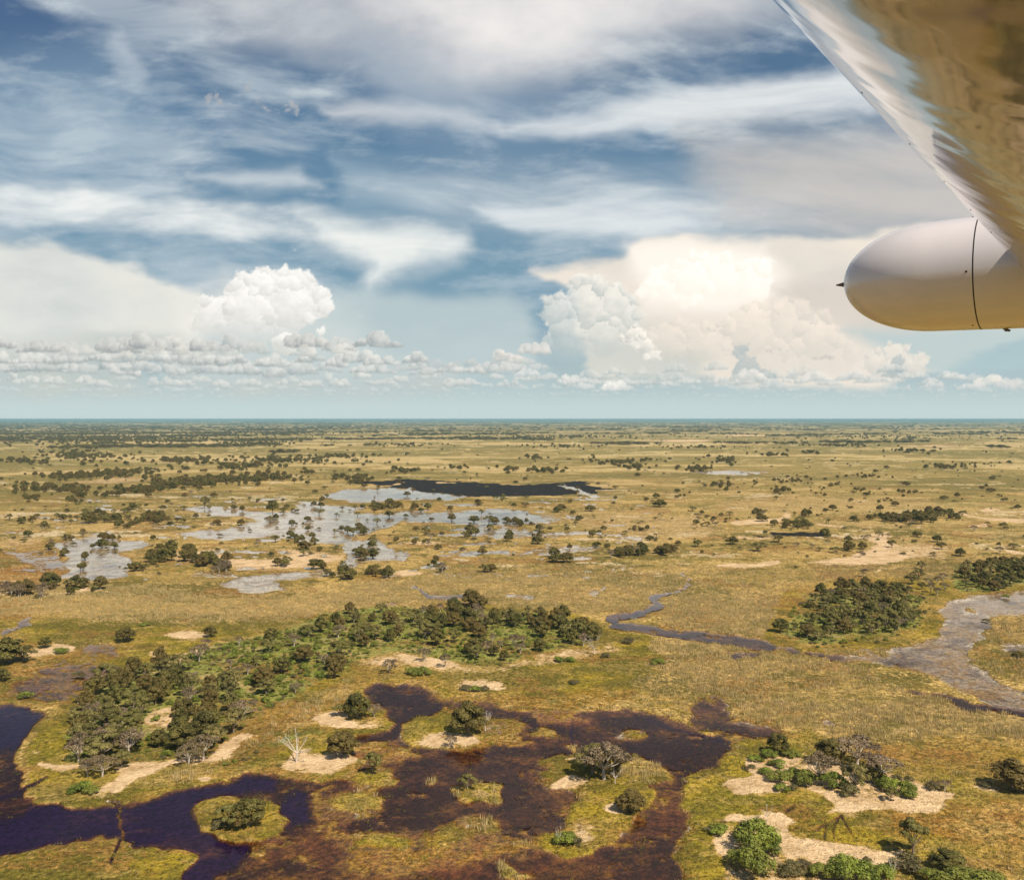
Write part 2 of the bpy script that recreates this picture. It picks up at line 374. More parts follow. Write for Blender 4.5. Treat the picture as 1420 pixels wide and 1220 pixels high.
# --- trampled hippo channels and tree-root like tracks
TR = dict(wet=1.35, deep=1)
L([(161, 1112, 7), (164, 1140, 5), (168, 1165, 4)], 2, wet=.9, deep=.55, lush=.5)
L([(168, 1162, 3), (160, 1180, 3), (153, 1196, 3)], 1.2, **TR)
L([(-10, 1108, 6), (20, 1100, 5), (52, 1085, 4), (66, 1078, 2)], 1.5, **TR)
L([(1165, 1132, 2.2), (1145, 1145, 1.6), (1143, 1165, 1)], .8, **TR)
L([(1163, 1134, 2), (1155, 1150, 1.3), (1156, 1163, 1)], .8, **TR)
L([(1166, 1131, 2), (1175, 1148, 1.6), (1186, 1166, 1)], .8, **TR)
L([(1144, 1143, 1.5), (1132, 1152, 1.5)], 1, **TR)
L([(1090, 1126, 3), (1103, 1117, 3)], 1, **TR)
L([(658, 1040, 2.5), (700, 1053, 2), (760, 1068, 2)], 1, **TR)
L([(868, 985, 2), (920, 1005, 2.5), (1005, 1028, 4)], 1, **TR)
L([(795, 1000, 3), (792, 1020, 3), (800, 1036, 3)], 1.5, **TR)
L([(900, 1090, 2), (945, 1092, 2)], 1, **TR)
L([(300, 1065, 6), (350, 1045, 9), (400, 1025, 8), (440, 1018, 5)], 5, lush=.3, cover=.9)
for (a, b) in (((1340, 1128), (1420, 1150)), ((1350, 1138), (1400, 1165)), ((1370, 1122), (1425, 1140)), ((1330, 1150), (1390, 1185)), ((1300, 1185), (1260, 1170))):
    L([(a[0], a[1], 2), ((a[0] + b[0]) / 2, (a[1] + b[1]) / 2 + 4, 1.5), (b[0], b[1], 1.5)], 1, rust=.5, deep=1, wet=.3)

def seg_dist(x, y, ax, ay, bx, by):
    dx, dy = bx - ax, by - ay
    t = np.clip(((x - ax) * dx + (y - ay) * dy) / (dx * dx + dy * dy + 1e-9), 0, 1)
    return np.hypot(x - ax - t * dx, y - ay - t * dy), t

def mask(geom, data, soft, x, y):
    if geom == 'e':
        cx, cy, rx, ry = data
        d = (1 - np.hypot((x - cx) / rx, (y - cy) / ry)) * min(rx, ry)
        return sstep(-soft, soft, d)
    if geom == 'p':
        best = np.full(x.shape, 1e9); inside = np.zeros(x.shape, bool)
        n = len(data)
        for i in range(n):
            ax, ay = data[i]; bx, by = data[(i + 1) % n]
            d, _ = seg_dist(x, y, ax, ay, bx, by)
            best = np.minimum(best, d)
            if ay != by:
                c = ((ay > y) != (by > y)) & (x < (bx - ax) * (y - ay) / (by - ay) + ax)
                inside ^= c
        return sstep(-soft, soft, np.where(inside, best, -best))
    m = np.zeros(x.shape)
    for i in range(len(data) - 1):
        ax, ay, aw = data[i]; bx, by, bw = data[i + 1]
        d, t = seg_dist(x, y, ax, ay, bx, by)
        m = np.maximum(m, sstep(-soft, soft, (aw + (bw - aw) * t) / 2 - d))
    return m

def fields(X, Y):
    """cover of the ground at world points"""
    R = np.hypot(X, Y)
    wx = 3.0 * pnoise(X / 14, Y / 14, 1) + 1.6 * pnoise(X / 5, Y / 5, 2)
    wy = 4.0 * pnoise(X / 14, Y / 14, 3) + 2.0 * pnoise(X / 5, Y / 5, 4)
    k = np.clip((R - 450) / 900, 0, 6)
    wx += k * 26 * fbm(X / 80, Y / 80, 3, 5); wy += k * 34 * fbm(X / 80, Y / 80, 3, 6)
    x, y = ground_px(X + wx, Y + wy); xo, yo = ground_px(X, Y)
    xw, yw = x, y
    f = {k_: np.zeros(X.shape) for k_ in FIELDS}
    ok = Y > 50
    for geom, data, soft, v in REG:
        x, y = (xo, yo) if v.get('wet', 0) > 1.3 else (xw, yw)
        if geom == 'e':
            x0, x1, y0, y1 = data[0] - data[2], data[0] + data[2], data[1] - data[3], data[1] + data[3]
            pad = soft * max(data[2], data[3]) / min(data[2], data[3]) + 2
        else:
            xs = [p[0] for p in data]; ys = [p[1] for p in data]
            x0, x1, y0, y1 = min(xs), max(xs), min(ys), max(ys)
            pad = soft + (max(p[2] for p in data) if geom == 'l' else 0) + 1
        sel = ok & (x > x0 - pad) & (x < x1 + pad) & (y > y0 - pad) & (y < y1 + pad)
        idx = np.nonzero(sel)
        if len(idx[0]) == 0: continue
        m = mask(geom, data, soft * (1.5 if v.get('sand', 0) > .5 else 1.15), x[idx], y[idx])
        for k_ in FIELDS:
            f[k_][idx] = f[k_][idx] * (1 - m) + v.get(k_, 0.0) * m
    # floating meadows inside the open water
    # far shores fray into streaks and scattered shallow pools
    fr_ = np.clip((R - 550) / 250, 0, 1) * (R < 6000)
    e1 = fbm(X / 42, Y / 34, 6, 71, .7)
    for k_ in ('wet', 'burn'):
        w0 = f[k_]; f[k_] = np.where(w0 > .02, np.clip(w0 + fr_ * (1.5 * e1 + (.1 if k_ == 'wet' else 0)) * (1.15 - .45 * w0), 0, 1.3), w0)
    zone = sstep(-20, 60, xw) * (1 - sstep(820, 980, xw)) * sstep(672, 700, yw) * (1 - sstep(800, 822, yw))
    pl = zone * sstep(.17, .30, fbm(X / 70, Y / 34, 6, 72, .66)) * (f['burn'] < .2)
    f['wet'] = np.maximum(f['wet'], pl * .95); f['deep'] = f['deep'] * (1 - pl) + .15 * pl; f['reed'] *= 1 - .7 * pl
    g = sstep(-.02, .24, fbm(X / 15, Y / 10, 4, 61, .6)) * (f['wet'] > .4) * np.clip((1.0 - f['deep']) * 2.2, 0, 1) * (R < 480)
    g2 = sstep(.08, .26, fbm(X / 6, Y / 4, 3, 62, .6)) * (f['wet'] > .4) * (R < 480) * (f['deep'] < .97)
    g = np.maximum(g * .75, g2 * .5)
    f['lush'] = f['lush'] + g * .55; f['reed'] = f['reed'] + g * .2
    f['wet'] = f['wet'] * (1 - .55 * g); f['rust'] = np.minimum(f['rust'] + .12 * (f['wet'] > .5) * (f['deep'] < .9) * sstep(-.1, .2, -fbm(X / 18, Y / 12, 3, 63)), 1)
    return f

# ------------------------------------------------------------------ ground sheet (fine where the view is, coarse elsewhere)
ypx = np.concatenate([np.arange(1300, 700, -1.7), np.arange(700, 610, -1.1), np.arange(610, 584, -0.7)])
rows = F * HC / (ypx - HOR)
rows = np.concatenate([[0.5, 20, 50, 90, 130], rows[rows > 150], [52000, 60000]])
az_f = np.radians(np.arange(-35, 35.01, 0.078))
az_c = np.radians(np.arange(37, 325, 4.0))
azs = np.concatenate([az_f, az_c]); NF = len(az_f)
RR, AA = np.meshgrid(rows, azs, indexing='ij')
GX, GY = RR * np.sin(AA), RR * np.cos(AA)
# rows of equal depth inside the view so that far shores stay level
CC = np.maximum(np.cos(np.clip(np.where(AA > math.pi, AA - 2 * math.pi, AA), -math.radians(36), math.radians(36))), .8)
GX, GY = GX / CC, GY / CC
big = np.hypot(GX, GY) > 60000
FS = fields(GX.ravel(), GY.ravel())
wetv = FS['wet'] * (1 - .0 * FS['deep'])
gz = np.clip(0.35 - 1.1 * wetv, -0.5, 0.35) + 0.15 * fbm(GX.ravel() / 9, GY.ravel() / 9, 2, 21) * (np.hypot(GX, GY).ravel() < 1500)
gz = np.where(np.hypot(GX, GY).ravel() > 3000, gz * 0.3 - .2, gz)
nr, nc = GX.shape
gi = np.arange(nr * nc).reshape(nr, nc)
nxt = np.roll(gi, -1, axis=1)
quads = np.stack([gi[:-1], gi[1:], nxt[1:], nxt[:-1]], axis=-1).reshape(-1, 4)[:, ::-1]
# mottling of the plain: patches of rank grass, straw, rusty sedge and pale mud
def mottle(X, Y):
    R = np.hypot(X, Y)
    near = np.clip((900 - R) / 500, 0, 1)
    q1 = fbm(X / 130, Y / 80, 7, 101, .66); q2 = fbm(X / 85, Y / 55, 7, 111, .68)
    q3 = fbm(X / 60, Y / 40, 6, 121, .68); q4 = fbm(X / 210, Y / 90, 7, 131, .68)
    w1 = fbm(X / 22, Y / 16, 5, 141, .68) ; w2 = fbm(X / 12, Y / 9, 5, 151, .68)
    q5 = fbm(X / 900, Y / 420, 6, 161, .66)
    far = np.clip((R - 700) / 900, 0, 1)
    a = np.maximum(sstep(.02, .22, q1), .85 * sstep(.06, .24, w1)) * (1 - far) + far * np.maximum(sstep(.04, .2, q5), sstep(.08, .26, q1) * .8)
    b_ = np.maximum(sstep(.03, .22, q2), .9 * sstep(.08, .25, w2)) * (1 - far) + far * np.maximum(sstep(.05, .2, -q5), .7 * sstep(.08, .26, q2))
    c_ = sstep(.06, .26, q3)
    d_ = sstep(.17, .26, q4) * np.clip(sstep(-.05, .1, q3), 0, 1) * np.clip((R - 480) / 150, 0, 1)
    return a, b_, c_, d_
MT = mottle(GX.ravel(), GY.ravel())
colC = np.stack(MT, -1)
colA = np.stack([FS['wet'], FS['deep'], FS['lush'], FS['sand']], -1)
colB = np.stack([FS['reed'], FS['burn'], FS['rust'], FS['cover']], -1)

def ground_material():
    b = NB('floodplain_ground')
    A, B_ = b.attr('cover_a'), b.attr('cover_b')
    sa = b.n('ShaderNodeSeparateColor'); b.l(A.outputs['Color'], sa.inputs[0])
    sb = b.n('ShaderNodeSeparateColor'); b.l(B_.outputs['Color'], sb.inputs[0])
    wet, deep, lush, sand = sa.outputs[0], sa.outputs[1], sa.outputs[2], A.outputs['Alpha']
    reed, burn, rust, cover = sb.outputs[0], sb.outputs[1], sb.outputs[2], B_.outputs['Alpha']
    nbig = b.noise(0.0011, 5, .6)
    nmed = b.noise(0.012, 5, .62)
    nsm = b.noise(0.11, 4, .6)
    nedge = b.noise(0.11, 8, .74)
    nsand = b.noise(0.2, 7, .75, dist=.5)
    nfin = b.noise(0.75, 3, .65)
    ntiny = b.noise(2.2, 2, .6)
    # open dry grassland
    c = b.mix(b.ramp(nmed, .38, .62), (.50, .35, .14), (.31, .225, .065))
    c = b.mix(b.ramp(nbig, .46, .60, 0, .7), c, (.245, .215, .07))
    c = b.mix(b.ramp(b.noise(0.004, 6, .65, dist=.4), .56, .66, 0, .6), c, (.45, .34, .19))
    c = b.mix(b.ramp(b.noise(0.0035, 7, .7, dist=1.2, stretch=(.5, 1, 1)), .52, .60, 0, .7), c, (.33, .20, .085))
    c = b.mix(b.ramp(b.noise(0.009, 7, .72, dist=.8, stretch=(.6, 1, 1)), .54, .62, 0, .75), c, (.15, .145, .04))
    c = b.mix(b.ramp(b.noise(0.007, 7, .75, dist=.6, stretch=(.5, 1, 1)), .60, .66, 0, .8), c, (.56, .43, .27))
    c = b.mix(b.ramp(nsm, .45, .7, 0, .5), c, (.13, .11, .032))
    c = b.mix(b.ramp(b.noise(0.03, 5, .7, dist=.6), .56, .68, 0, .6), c, (.19, .10, .035))
    far = b.n('ShaderNodeVectorMath', operation='LENGTH'); b.l(b.pos(), far.inputs[0])
    wd = b.math('MULTIPLY', b.ramp(b.noise(.0016, 6, .65, stretch=(.6, 1.6, 1)), .44, .54), b.ramp(far.outputs['Value'], 5000, 11000))
    c = b.mix(wd, c, (.045, .05, .022))
    # reeds
    rc = b.mix(b.ramp(b.noise(0.05, 4, .6), .35, .65), (.56, .41, .20), (.34, .255, .085))
    rc = b.mix(b.ramp(nfin, .42, .66, 0, .7), rc, (.15, .11, .045))
    c = b.mix(b.math('MULTIPLY', reed, b.ramp(nsm, .2, .5, .75, 1), clamp=True), c, rc)
    # wet lawn
    lc = b.mix(b.ramp(b.noise(0.055, 4, .6), .36, .6), (.37, .275, .030), (.20, .17, .020))
    lc = b.mix(b.ramp(b.noise(0.028, 6, .7, dist=.5), .47, .62, 0, .9), lc, (.36, .225, .065))
    lc = b.mix(b.ramp(b.noise(0.07, 6, .75, dist=.4), .53, .66, 0, .75), lc, (.085, .085, .014))
    lc = b.mix(b.ramp(b.noise(0.3, 5, .75), .52, .68, 0, .6), lc, (.14, .095, .025))
    lc = b.mix(b.ramp(nfin, .45, .75, 0, .55), lc, (.10, .10, .012))
    c = b.mix(b.ramp(b.math('ADD', lush, b.math('MULTIPLY_ADD', nedge, 2.4, -1.2)), .2, .8), c, lc)
    c = b.mix(b.math('MULTIPLY', rust, b.ramp(nsm, .3, .6, .35, .95), clamp=True), c, (.27, .115, .022))
    # undergrowth
    cc = b.mix(b.ramp(nfin, .40, .56), (.44, .46, .14), (.10, .13, .022))
    cc = b.mix(b.ramp(b.noise(0.09, 3, .6), .52, .64, 0, .8), cc, (.36, .29, .15))
    c = b.mix(b.ramp(b.math('ADD', cover, b.math('MULTIPLY_ADD', nsm, .4, -.2)), .3, .7), c, cc)
    # blotches and streaks that run through every kind of cover
    MO = b.attr('mottle'); so = b.n('ShaderNodeSeparateColor'); b.l(MO.outputs['Color'], so.inputs[0])
    bit = b.math('MULTIPLY_ADD', nfin, 2.4, -1.2)
    def mt(ch, amt):
        return b.math('MULTIPLY', b.ramp(b.math('ADD', ch, bit), .2, .8), amt, clamp=True)
    c = b.mix(mt(so.outputs[0], .82), c, (.115, .10, .020))
    c = b.mix(b.math('MULTIPLY', mt(so.outputs[1], .58), b.math('MULTIPLY', b.ramp(lush, .2, .9, 1, .38), b.ramp(b.math('ADD', rust, cover), .1, .6, 1, .3))), c, (.58, .40, .17))
    c = b.mix(mt(so.outputs[2], .60), c, (.26, .135, .042))
    c = b.mix(b.math('MULTIPLY', mt(MO.outputs['Alpha'], .8), b.ramp(b.math('ADD', lush, cover), .8, .3), clamp=True), c, (.66, .55, .42))
    c = b.mix(b.ramp(b.noise(.32, 6, .8, dist=.3), .52, .60, 0, .7), c, (.085, .07, .020))
    dis = b.ramp(far.outputs['Value'], 450, 2200, 0, .55)
    c = b.mix(b.math('MULTIPLY', dis, b.ramp(b.math('ADD', sand, wet), .5, .1)), c, b.mix(b.ramp(b.math('ADD', so.outputs[1], b.math('MULTIPLY', bit, .6)), .2, .8), (.235, .205, .080), (.52, .43, .26)))
    # bare sand and salt crust
    snc = b.mix(b.ramp(nsm, .35, .65), (.74, .56, .41), (.58, .42, .28))
    snc = b.mix(b.ramp(ntiny, .5, .72, 0, .35), snc, (.34, .25, .13))
    sm = b.math('ADD', sand, b.math('MULTIPLY_ADD', nfin, .35, -.175))
    sm = b.math('ADD', sm, b.math('MULTIPLY_ADD', nsand, 2.4, -1.2))
    c = b.mix(b.ramp(sm, .22, .5, 0, .7), c, (.40, .28, .13))
    c = b.mix(b.ramp(sm, .34, .72), c, snc)
    # burnt
    bm = b.math('ADD', burn, b.math('MULTIPLY_ADD', nmed, .8, -.4))
    c = b.mix(b.ramp(bm, .35, .6), c, (.012, .010, .012))
    # pond bottom
    bot = b.mix(b.math('MULTIPLY', rust, .9, clamp=True), (.13, .085, .065), (.30, .15, .045))
    bot = b.mix(b.ramp(b.noise(.5, 5, .7), .5, .6, 0, .35), bot, (.05, .035, .02))
    bot = b.mix(b.math('MULTIPLY', b.ramp(deep, .42, .12), b.ramp(rust, .45, .2)), bot, (.56, .55, .55))  # pale grey in the shallows: silvery sky reflection put into the bottom colour
    bot = b.mix(b.ramp(b.noise(0.06, 6, .75, dist=.5), .47, .56, 0, .85), bot, (.30, .20, .055))
    dv = b.math('ADD', deep, b.math('MULTIPLY_ADD', b.noise(.045, 8, .76, dist=.5), 4.4, -2.2))
    bot = b.mix(b.ramp(dv, .1, .9), bot, b.mix(b.ramp(deep, .84, .98), (.055, .032, .030), (.05, .028, .062)))
    wm = b.math('ADD', wet, b.math('MULTIPLY_ADD', nedge, 2.2, -1.1))
    c = b.mix(b.ramp(wm, .12, .45, 0, .75), c, (.20, .115, .025))
    c = b.mix(b.ramp(wm, .42, .60), c, bot)
    # fine grain
    g = b.math('MAXIMUM', b.math('MULTIPLY_ADD', nfin, 3.6, -.72), .35)
    g = b.math('MULTIPLY', g, b.math('MULTIPLY_ADD', ntiny, 1.8, .1))
    g = b.math('MULTIPLY_ADD', b.math('SUBTRACT', g, 1.0), b.ramp(sm, .35, .65, 1, .35), 1.0)
    tone_ = b.n('ShaderNodeVectorMath', operation='MULTIPLY'); b.l(c, tone_.inputs[0]); tone_.inputs[1].default_value = (.93, .875, .70)
    mul = b.n('ShaderNodeVectorMath', operation='SCALE'); b.l(tone_.outputs[0], mul.inputs[0]); b.l(g, mul.inputs['Scale'])
    p = b.n('ShaderNodeBsdfPrincipled')
    b.l(mul.outputs[0], p.inputs['Base Color']); p.inputs['Roughness'].default_value = .9
    p.inputs['Specular IOR Level'].default_value = .15
    bp = b.n('ShaderNodeBump'); bp.inputs['Strength'].default_value = 1.0; bp.inputs['Distance'].default_value = .9
    b.l(b.math('ADD', nfin, b.math('MULTIPLY', ntiny, .4)), bp.inputs['Height']); b.l(bp.outputs[0], p.inputs['Normal'])
    b.l(p.outputs[0], b.out.inputs[0])
    return b.m

def water_material():
    b = NB('flood_water')
    A, B_ = b.attr('cover_a'), b.attr('cover_b')
    sa = b.n('ShaderNodeSeparateColor'); b.l(A.outputs['Color'], sa.inputs[0])
    sb = b.n('ShaderNodeSeparateColor'); b.l(B_.outputs['Color'], sb.inputs[0])
    wet, deep = sa.outputs[0], sa.outputs[1]
    wm = b.math('ADD', wet, b.math('MULTIPLY_ADD', b.noise(.11, 8, .74), 2.2, -1.1))
    fl = b.math('ADD', wm, b.math('MULTIPLY_ADD', b.noise(.45, 5, .75, dist=.3, stretch=(.8, .5, 1)), 1.5, -.75))
    fl = b.math('ADD', fl, b.math('MULTIPLY_ADD', b.noise(2.2, 2, .6), .35, -.17))
    alpha = b.ramp(fl, .44, .58)
    # tannin stained water over a dark bottom, mirror of the sky on top
    tr = b.n('ShaderNodeBsdfTransparent')
    b.put(tr.inputs[0], b.mix(b.ramp(deep, .2, .55), (.95, .90, .86), b.mix(b.ramp(deep, .84, .98), (.66, .52, .50), (.52, .40, .74))))
    gl = b.n('ShaderNodeBsdfGlossy'); gl.inputs['Roughness'].default_value = .12
    gl.inputs['Color'].default_value = (1, 1, 1, 1)
    bp = b.n('ShaderNodeBump'); bp.inputs['Strength'].default_value = .22; bp.inputs['Distance'].default_value = .05
    b.l(b.noise(1.3, 3, .6, stretch=(1, .6, 1)), bp.inputs['Height']); b.l(bp.outputs[0], gl.inputs['Normal'])
    fr = b.n('ShaderNodeFresnel'); fr.inputs['IOR'].default_value = 1.33; frs = b.math('MULTIPLY', fr.outputs[0], b.math('MULTIPLY_ADD', b.ramp(fr.outputs[0], .12, .4), .6, .45))
    m1 = b.n('ShaderNodeMixShader'); b.l(frs, m1.inputs[0]); b.l(tr.outputs[0], m1.inputs[1]); b.l(gl.outputs[0], m1.inputs[2])
    t2 = b.n('ShaderNodeBsdfTransparent')
    m2 = b.n('ShaderNodeMixShader'); b.l(alpha, m2.inputs[0]); b.l(t2.outputs[0], m2.inputs[1]); b.l(m1.outputs[0], m2.inputs[2])
    b.l(m2.outputs[0], b.out.inputs[0])
    return b.m

gv = np.stack([GX.ravel(), GY.ravel(), gz], -1)
MAT_G = ground_material()
g_me = make_mesh('ground', gv, quads, [MAT_G], True, None, {'cover_a': ('POINT', colA), 'cover_b': ('POINT', colB), 'mottle': ('POINT', colC)})
tag(link('ground', g_me), kind='structure')
# water sheet: the same grid, only where it is wet
wq = FS['wet'][quads].max(axis=1) > 0.12
q2 = quads[wq]
used, inv = np.unique(q2.ravel(), return_inverse=True)
wv = gv[used].copy(); rr = np.hypot(wv[:, 0], wv[:, 1])
wv[:, 2] = np.maximum(0.0 + np.clip((rr - 1500) / 3000, 0, 1) * .2, 0) + .36 * (rr > 0)
w_me = make_mesh('water', wv, inv.reshape(-1, 4), [water_material()], True, None, {'cover_a': ('POINT', colA[used]), 'cover_b': ('POINT', colB[used])})
tag(link('water', w_me), kind='structure')

# ------------------------------------------------------------------ sky with its clouds: a dome far outside everything
def build_sky():
    RD = 120000.0
    az_d = np.arange(-33.5, 33.51, 0.068); az_o = np.arange(35, 325.1, 1.5)
    el_d = np.concatenate([[-2.0, -.6], np.arange(-.12, 27.5, 0.068), np.arange(28, 90, 1.5)])
    azs = np.concatenate([az_d, az_o])
    EL, AZ = np.meshgrid(el_d, azs, indexing='ij')
    nd = len(az_d)
    azw = np.where(AZ > 180, AZ - 360, AZ)
    a = np.radians(azw); e = np.radians(EL)
    front = np.abs(azw) < 60
    ca = np.where(front, np.cos(a), .5)
    X = np.where(front, 710 + F * np.tan(np.where(front, a, 0)), 710 + F * np.sign(azw) * (1.732 + (np.abs(azw) - 60) / 30))
    Y = 582 - F * np.tan(np.minimum(e, 1.4)) / ca
    Y = np.maximum(Y, -3000)
    # colour and opacity accumulators (premultiplied over)
    C = np.zeros(X.shape + (3,)); Al = np.zeros(X.shape)
    def over(col, al):
        nonlocal C, Al
        al = np.clip(al, 0, 1)
        col = np.asarray(col, float)
        C = C * (1 - al[..., None]) + col * al[..., None]
        Al = Al * (1 - al) + al
    # high sheet noise: long streaks
    wob = 60 * fbm(X / 500, Y / 300, 3, 31)
    s1 = fbm(X / 380, (Y - .12 * X + wob) / 95, 6, 32, .56)
    s2 = fbm((X + .6 * Y) / 150, (Y + .5 * wob) / 52, 6, 40, .62)
    s3 = fbm(X / 150, Y / 90, 5, 50, .55)
    s4 = fbm(X / 260, (Y + .25 * X * .2 + wob) / 15, 5, 55, .6)
    fib = np.clip(.92 + .28 * s4, .5, 1.2)
    # pale air low down
    over((.09, .21, .34), .55 * sstep(-100, 200, Y)); over((.05, .11, .24), .5 * sstep(160, -20, Y) * sstep(420, 60, X))
    over((.53, .625, .62), .93 * sstep(440, 570, Y) + .0)
    over((.24, .40, .47), .45 * sstep(120, 420, Y) * (1 - .85 * sstep(440, 570, Y)))
    # general thin streaks
    over((.60, .66, .69), np.clip(.52 * sstep(-.12, .4, s1) + .30 * sstep(-.05, .45, s2), 0, .75) * fib * sstep(560, 430, Y))
    def soft(pts, sf, warp=1.0, ws=1.0):
        xx = X + warp * (34 * fbm(X / (90 * ws), Y / (60 * ws), 4, 61)); yy = Y + warp * (16 * fbm(X / (110 * ws), Y / (45 * ws), 4, 62))
        sel = (xx > min(p[0] for p in pts) - sf * 1.1) & (xx < max(p[0] for p in pts) + sf * 1.1) & (yy > min(p[1] for p in pts) - sf * 1.1) & (yy < max(p[1] for p in pts) + sf * 1.1) & front
        m = np.zeros(X.shape)
        i = np.nonzero(sel)
        if len(i[0]): m[i] = mask('p', pts, sf, xx[i], yy[i])
        return m
    W = (.80, .78, .75)
    # top sheet, runs on above the frame
    m = soft([(225, -60), (240, 20), (330, 62), (480, 90), (560, 130), (640, 140), (760, 118), (900, 70), (1010, 45), (1110, 10), (1300, -60), (1100, -500), (300, -500)], 46)
    over((.62, .63, .64), m * (.62 + .3 * s3))
    m = soft([(480, -60), (560, 30), (640, 85), (760, 95), (900, 40), (1010, 0), (1080, -70), (800, -300)], 50)
    over((.80, .77, .75), m * np.clip(.72 + .5 * s3, 0, 1))
    # dark blue gaps stay free; a slanting bright band
    m = soft([(690, 182), (800, 162), (920, 138), (1060, 118), (1150, 100), (1260, 92), (1260, 150), (1120, 168), (1000, 176), (880, 186), (780, 192)], 15)
    over((.76, .78, .78), m * .85 * fib)
    m = soft([(440, 150), (560, 148), (660, 168), (690, 182), (560, 176), (470, 168)], 14)
    over((.66, .67, .68), m * .7)
    m = soft([(480, 60), (700, 130), (900, 180), (640, 200), (560, 190)], 50); over((.42, .5, .58), m * .35)
    m = soft([(150, 60), (170, 55), (212, 115), (195, 130), (172, 110)], 11); over((.52, .57, .62), m * .42)
    m = soft([(-60, 110), (150, 70), (260, 190), (200, 260), (-60, 280)], 60); over((.35, .47, .56), m * .3)
    # streaked sheets across the middle
    m = soft([(-60, 268), (120, 262), (200, 286), (330, 282), (480, 300), (590, 312), (640, 335), (560, 350), (400, 330), (240, 318), (60, 316), (-60, 312)], 14)
    over((.80, .82, .80), m * np.clip(.66 + .9 * s1 + .5 * s2, .1, 1) * fib)
    m = soft([(270, 246), (410, 238), (440, 262), (340, 268)], 14); over((.74, .77, .77), m * .6 * fib)
    m = soft([(420, 300), (560, 318), (636, 325), (648, 348), (610, 368), (545, 385), (520, 408), (508, 395), (512, 372), (440, 335)], 22)
    over((.80, .82, .79), m * np.clip(.85 + .5 * s3, 0, 1) * fib)
    m = soft([(500, 250), (700, 235), (1000, 245), (1120, 265), (1080, 320), (820, 330), (600, 300)], 34)
    over((.70, .74, .75), m * (.6 + .9 * s1) * fib)
    m = soft([(960, 200), (1180, 190), (1420, 150), (1620, 200), (1500, 350), (1200, 345), (1000, 300)], 50)
    over((.55, .52, .49), m * (.80 + .4 * s1))
    m = soft([(660, 292), (840, 300), (1000, 315), (900, 335), (700, 318)], 12); over((.72, .76, .77), m * .7 * fib)
    m = soft([(470, 215), (570, 240), (640, 270), (600, 300), (480, 290)], 20); over((.46, .56, .62), m * .3)
    # milk white veils behind the towers
    m = soft([(-60, 343), (60, 343), (120, 352), (180, 366), (215, 392), (280, 410), (300, 440), (300, 500), (-60, 500)], 9)
    over((.76, .75, .69), m * (.85 + .25 * s3))
    m = soft([(240, 430), (330, 385), (420, 390), (490, 450), (520, 500), (240, 510)], 30); over((.82, .80, .74), m * .7)
    m = soft([(-60, 470), (120, 462), (320, 470), (520, 492), (640, 515), (620, 548), (-60, 552)], 16); over((.52, .56, .53), m * np.clip(.62 + .9 * s3, .1, 1))
    m = soft([(440, 408), (560, 408), (700, 415), (740, 430), (760, 520), (280, 530), (280, 440)], 20); over((.52, .60, .60), m * .75)
    m = soft([(736, 376), (800, 368), (850, 358), (890, 340), (960, 332), (1060, 335), (1180, 330), (1420, 300), (1600, 330), (1500, 430), (1290, 520), (1230, 540), (820, 530), (800, 430), (790, 400)], 8)
    over((.82, .74, .64), m * (.90 + .25 * s3))
    m = soft([(860, 345), (960, 335), (1060, 345), (1090, 400), (1050, 430), (900, 425)], 20, .6); over((1.0, .93, .84), m * .75)
    m = soft([(1060, 400), (1180, 380), (1300, 400), (1300, 450), (1200, 470), (1120, 440)], 18); over((.55, .49, .44), m * .45)
    m = soft([(760, 470), (900, 460), (1000, 500), (980, 540), (760, 545)], 18); over((.40, .50, .50), m * .45)
    m = soft([(1180, 460), (1440, 440), (1500, 520), (1280, 520)], 16); over((.42, .55, .57), m * .75)
    # ---- heaped clouds
    wx = 13 * fbm(X / 30, Y / 30, 5, 71, .68); wy = 11 * fbm(X / 30, Y / 26, 5, 75, .68)
    XX, YY = X + wx, Y + wy
    lx, ly, lz = .42, .78, .46
    tex = fbm(X / 20, Y / 14, 5, 81, .68)
    def heap(circ, top, base, sharp=1.6, flat=None, amt=1.0, ybase=None, yfade=0.0, det=.16, wa=1.0, ea=.55):
        """circ: (x, y, r, z); spheres seen from the side, lit from the upper right"""
        xs = [c[0] for c in circ]; ys = [c[1] for c in circ]; rm = max(c[2] for c in circ) + 10
        y0, y1, x0, x1 = min(ys) - rm, max(ys) + rm, min(xs) - rm, max(xs) + rm
        cs = np.nonzero((X[5, :nd] > x0) & (X[5, :nd] < x1))[0]
        if len(cs) == 0: return
        c0, c1 = cs[0], cs[-1] + 1
        mid = (c0 + c1) // 2
        rs = np.nonzero((Y[:, mid] > y0 - 20) & (Y[:, mid] < y1 + 20))[0]
        if len(rs) == 0: return
        r0, r1 = rs[0], rs[-1] + 1
        sx, sy = X[r0:r1, c0:c1] + wa * wx[r0:r1, c0:c1], Y[r0:r1, c0:c1] + wa * wy[r0:r1, c0:c1]
        Z = np.full(sx.shape, -1e6); S = np.zeros(sx.shape); Cv = np.zeros(sx.shape)
        for (cx, cy, r, z) in circ:
            dx, dy = (sx - cx) / r, (cy - sy) / r
            d2 = dx * dx + dy * dy
            inside = d2 < 1
            zz = z + r * np.sqrt(np.maximum(1 - d2, 0))
            up = inside & (zz > Z)
            nz = np.sqrt(np.maximum(1 - d2, 0))
            S = np.where(up, dx * lx + dy * ly + nz * lz, S)
            Z = np.where(up, zz, Z)
            Cv = np.maximum(Cv, sstep(0, sharp * 2.2 / r, 1 - np.sqrt(d2)))
        t = tex[r0:r1, c0:c1]
        S = .56 + .55 * (S - .45) + 2.2 * det * t
        yb = ybase if ybase is not None else max(ys) + rm * .4
        low = sstep(yb - (yb - min(ys)) * .75, yb, sy)
        S = np.clip(S * (1 - .75 * low), 0, 1)[..., None]
